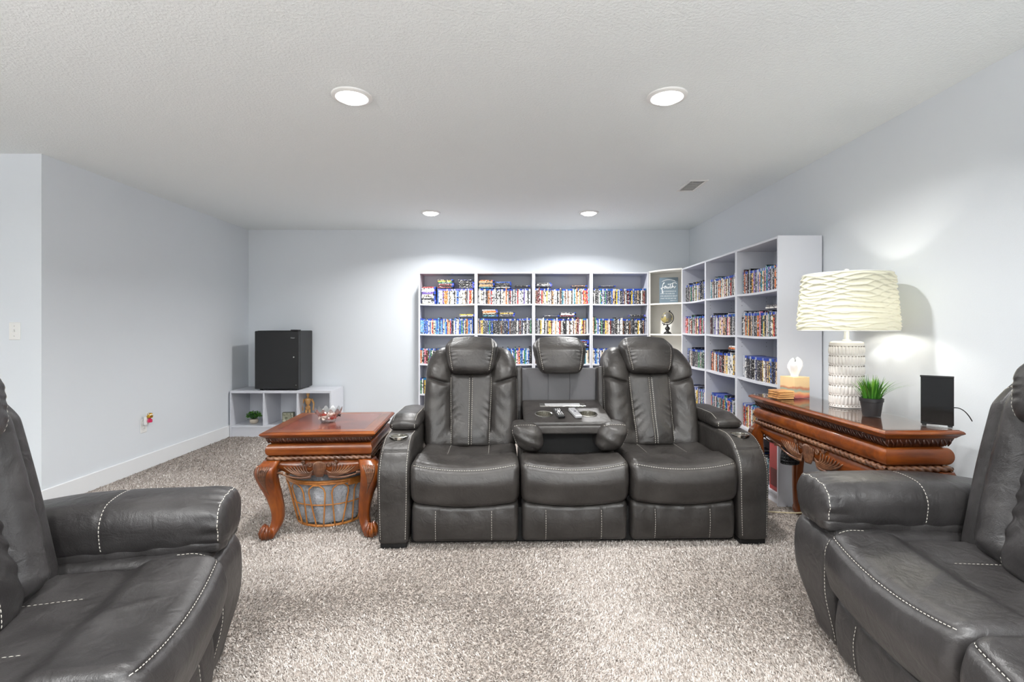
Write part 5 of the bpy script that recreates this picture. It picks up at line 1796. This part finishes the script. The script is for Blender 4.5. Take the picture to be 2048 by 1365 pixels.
def fridge():
    x0 = -2.812; W, D, H = .478, .385, .655
    t = thing('mini_fridge', 'black compact mini fridge standing on the white cube shelf', 'fridge', (x0, 5.462, qH))
    MB().box(0, W, .052, D, .012, H, .006).obj('cabinet', M_FRIDGESIDE, t)
    d = MB().box(0, W, 0, .046, .016, H - .004, .006).obj('door', M_FRIDGE, t)
    MB().box(.006, W - .006, .044, .054, .022, H - .01).obj('door_gasket', M_DARK, d)
    text('Haier', .021, d, (W - .085, -.0006, H - .085), (PI / 2, 0, 0), plain('silver_logo', lin(190, 190, 190), .3, .5), name='logo')
    MB().box(W - .085, W - .002, -.004, .075, H, H + .011, .003).obj('hinge_cover', M_BLACK, t)
    MB().lathe([(.008, 0), (.008, .003), (.006, .004)], 14).xf(Matrix.Translation((W - .05, .0, H - .29)) @ Matrix.Rotation(PI / 2, 4, 'X')).obj('lock', M_STEEL, d, True, 40)
    MB().lathe([(.004, 0), (.004, .002)], 10).xf(Matrix.Translation((W - .025, .0, .06)) @ Matrix.Rotation(PI / 2, 4, 'X')).obj('door_stud', M_STEEL, d, True, 40)
    for x in (.04, W - .04):
        for y in (.07, D - .04):
            MB().lathe([(.016, 0), (.018, .012)], 14, c=(x, y, 0)).obj('foot', M_BLACK, t, True, 40)
fridge()
def moss():
    Y = 5.60; X = (508 - 1024) * Y / 1000
    t = thing('moss_ball_plant', 'round green leafy plant in a small beige pot in the left cube', 'plant', (X, Y, .123))
    M_BEIGE = plain('beige_pot', lin(206, 194, 178), .7)
    MB().lathe([(.030, 0), (.040, .008), (.047, .03), (.044, .048), (.038, .05), (.001, .048)], 28).obj('pot', M_BEIGE, t, True, 50)
    rr = np.random.default_rng(4); q = MB(); tone = []
    for i in range(520):
        d = rr.normal(0, 1, 3); d[2] = abs(d[2]) * .9 - .25; d /= np.linalg.norm(d)
        p = np.array([0, 0, .085]) + d * rr.uniform(.045, .068) * np.array([1.05, 1.05, .72])
        s = np.cross(d, rr.normal(0, 1, 3)); s /= np.linalg.norm(s); tp = d * .9 + rr.normal(0, .35, 3); tp /= np.linalg.norm(tp)
        w, L = .0042, .016
        q.add([p, p + tp * L * .5 + s * w, p + tp * L, p + tp * L * .5 - s * w], [(0, 1, 2, 3)])
        tone += [rr.random()] * 4
    q.sphere((0, 0, .085), .045, 16, 10, sc=(1.05, 1.05, .75)); tone += [.0] * (q.n - len(tone))
    o = q.obj('foliage', MATS['grass_green'], t); o['kind'] = 'stuff'
    A = o.data.attributes.new('tone', 'FLOAT', 'POINT'); A.data.foreach_set('value', np.array(tone, dtype=np.float32) * .75)
moss()
def ornament():
    Y = 5.62; X = (575.5 - 1024) * Y / 1000
    t = thing('ornament_block', 'small square grey-green mosaic keepsake in the middle cube', 'ornament', (X, Y, .123), .1)
    m, tn, b = nt('mosaic_print')
    tc = nd(tn, 'ShaderNodeTexCoord'); v = nd(tn, 'ShaderNodeTexVoronoi', Scale=38.0); tn.links.new(tc.outputs['Object'], v.inputs['Vector'])
    r = ramp(tn, [(.2, lin(70, 74, 58)), (.5, lin(150, 150, 126)), (.8, lin(206, 204, 186))]); tn.links.new(v.outputs['Color'], r.inputs[0]); tn.links.new(r.outputs[0], b.inputs['Base Color'])
    MB().box(-.062, .062, .0, .05, .0, .118, .004).obj('frame', plain('grey_green', lin(120, 122, 104), .5), t)
    MB().box(-.055, .055, -.002, .003, .008, .110, .001).obj('picture', m, t)
ornament()
def mannequin():
    Y = 5.60; X = (616 - 1024) * Y / 1000
    t = thing('wooden_mannequin', 'jointed wooden artist mannequin standing in the right cube', 'figurine', (X, Y, .123), .3)
    M_PINE = wood_mat('pine', lin(182, 128, 72), lin(214, 164, 104), lin(232, 190, 134), 'Z', rough=.4, coat=.3)
    MB().lathe([(.045, 0), (.045, .012), (.040, .015)], 24).obj('base', M_PINE, t, True, 40)
    MB().tube([(0, .0, .015), (0, .0, .14)], .0025, 6).obj('rod', M_STEEL, t)
    MB().sphere((0, 0, .325), .021, 16, 12, sc=(.85, .95, 1.3)).obj('head', M_PINE, t, True)
    MB().tube([(0, 0, .282), (0, 0, .302)], .008, 10).obj('neck', M_PINE, t, True)
    MB().lathe([(.012, .205), (.022, .215), (.032, .25), (.035, .272), (.020, .284), (.008, .287)], 20, ey=.65).obj('chest', M_PINE, t, True)
    MB().lathe([(.014, .15), (.026, .165), (.028, .182), (.018, .196), (.010, .204)], 20, ey=.7).obj('pelvis', M_PINE, t, True)
    for s in (-1, 1):
        MB().tube([(s * .04, 0, .272), (s * .058, .004, .225), (s * .062, -.008, .215), (s * .056, -.018, .165), (s * .054, -.02, .145)], [.010, .011, .0085, .008, .006], 10).obj('arm', M_PINE, t, True)
        MB().tube([(s * .016, 0, .155), (s * .02, -.003, .095), (s * .02, 0, .085), (s * .022, .004, .03), (s * .022, -.012, .018)], [.014, .012, .0095, .009, .008], 10).obj('leg', M_PINE, t, True)
mannequin()

# =================================================================== CARPET PILE
def carpet():
    rr = np.random.default_rng(21)
    def scatter(x0, x1, y0, y1, dens):
        n = int((x1 - x0) * (y1 - y0) * dens)
        return np.stack([rr.uniform(x0, x1, n), rr.uniform(y0, y1, n)], 1)
    P = np.concatenate([scatter(-1.5, 1.7, 1.45, 2.25, 36000), scatter(-1.5, 1.8, 2.25, 2.80, 25000),
                        scatter(-2.3, -.55, 2.80, 3.6, 9000), scatter(-3.08, -1.5, 1.6, 2.8, 5000), scatter(-3.08, -2.3, 2.8, 3.6, 6000),
                        scatter(-3.08, -.9, 3.6, 4.5, 5200), scatter(-3.08, -1.05, 4.5, 5.6, 3600), scatter(1.35, 2.06, 2.8, 3.34, 6000)])
    n = len(P)
    far = np.clip((P[:, 1] - 2.4) / 2.5, 0, 1)
    # brushed patches decide which way the yarn leans
    a0 = 2.2 * np.sin(P[:, 0] * 2.3 + 1.1 * np.sin(P[:, 1] * 1.9)) + 1.6 * np.sin(P[:, 1] * 3.1 + P[:, 0])
    ang = a0 + rr.normal(0, .9, n)
    tilt = np.clip(rr.normal(.75, .25, n), .1, 1.25)
    tone_far = 0.0
    L = rr.uniform(.009, .015, n) * (1 + .35 * far)
    w = rr.uniform(.0016, .0027, n) * (1 + .9 * far)
    base = np.stack([P[:, 0], P[:, 1], np.full(n, -.001)], 1)
    d = np.stack([np.cos(ang) * np.sin(tilt), np.sin(ang) * np.sin(tilt), np.cos(tilt)], 1)
    s = np.stack([-np.sin(ang), np.cos(ang), np.zeros(n)], 1)
    u = np.cross(d, s)
    mid = base + d * (L * .55)[:, None] + np.array([0, 0, .001])
    tip = base + d * L[:, None] - np.array([0, 0, .0015])
    V = np.empty((n, 6, 3))
    V[:, 0] = base - s * (w * .7)[:, None]; V[:, 1] = base + s * (w * .7)[:, None]
    V[:, 2] = mid - s * w[:, None]; V[:, 3] = mid + s * w[:, None]; V[:, 4] = mid - u * (w * .8)[:, None]; V[:, 5] = tip
    idx = (np.arange(n) * 6)[:, None]
    tris = np.array([[0, 1, 4], [0, 4, 2], [1, 3, 4], [2, 4, 5], [4, 3, 5]])
    F = (idx[:, :, None] + tris[None]).reshape(-1, 3)
    me = bpy.data.meshes.new('carpet_pile')
    nv, nf = n * 6, len(F)
    me.vertices.add(nv); me.vertices.foreach_set('co', V.astype(np.float32).ravel())
    me.loops.add(nf * 3); me.loops.foreach_set('vertex_index', F.astype(np.int32).ravel())
    me.polygons.add(nf); me.polygons.foreach_set('loop_start', np.arange(nf, dtype=np.int32) * 3)
    me.update(calc_edges=True)
    tone = np.repeat(np.clip(rr.normal(.60, .19, n) + tone_far, 0, 1), 6).astype(np.float32)
    at = me.attributes.new('tone', 'FLOAT', 'POINT'); at.data.foreach_set('value', tone)
    m, t, b = nt('carpet_yarn')
    a = nd(t, 'ShaderNodeAttribute'); a.attribute_name = 'tone'
    r = ramp(t, [(0.0, lin(100, 90, 83)), (.4, lin(158, 149, 142)), (.75, lin(198, 191, 185)), (1.0, lin(222, 217, 213))])
    t.links.new(a.outputs['Fac'], r.inputs[0]); t.links.new(r.outputs[0], b.inputs['Base Color'])
    pset(b, Roughness=.9); b.inputs['Specular IOR Level'].default_value = .15
    me.materials.append(m)
    o = link('carpet_pile', me)
    tag(o, 'beige and grey cut pile of the wall-to-wall carpet', 'carpet', None, 'stuff')
carpet()
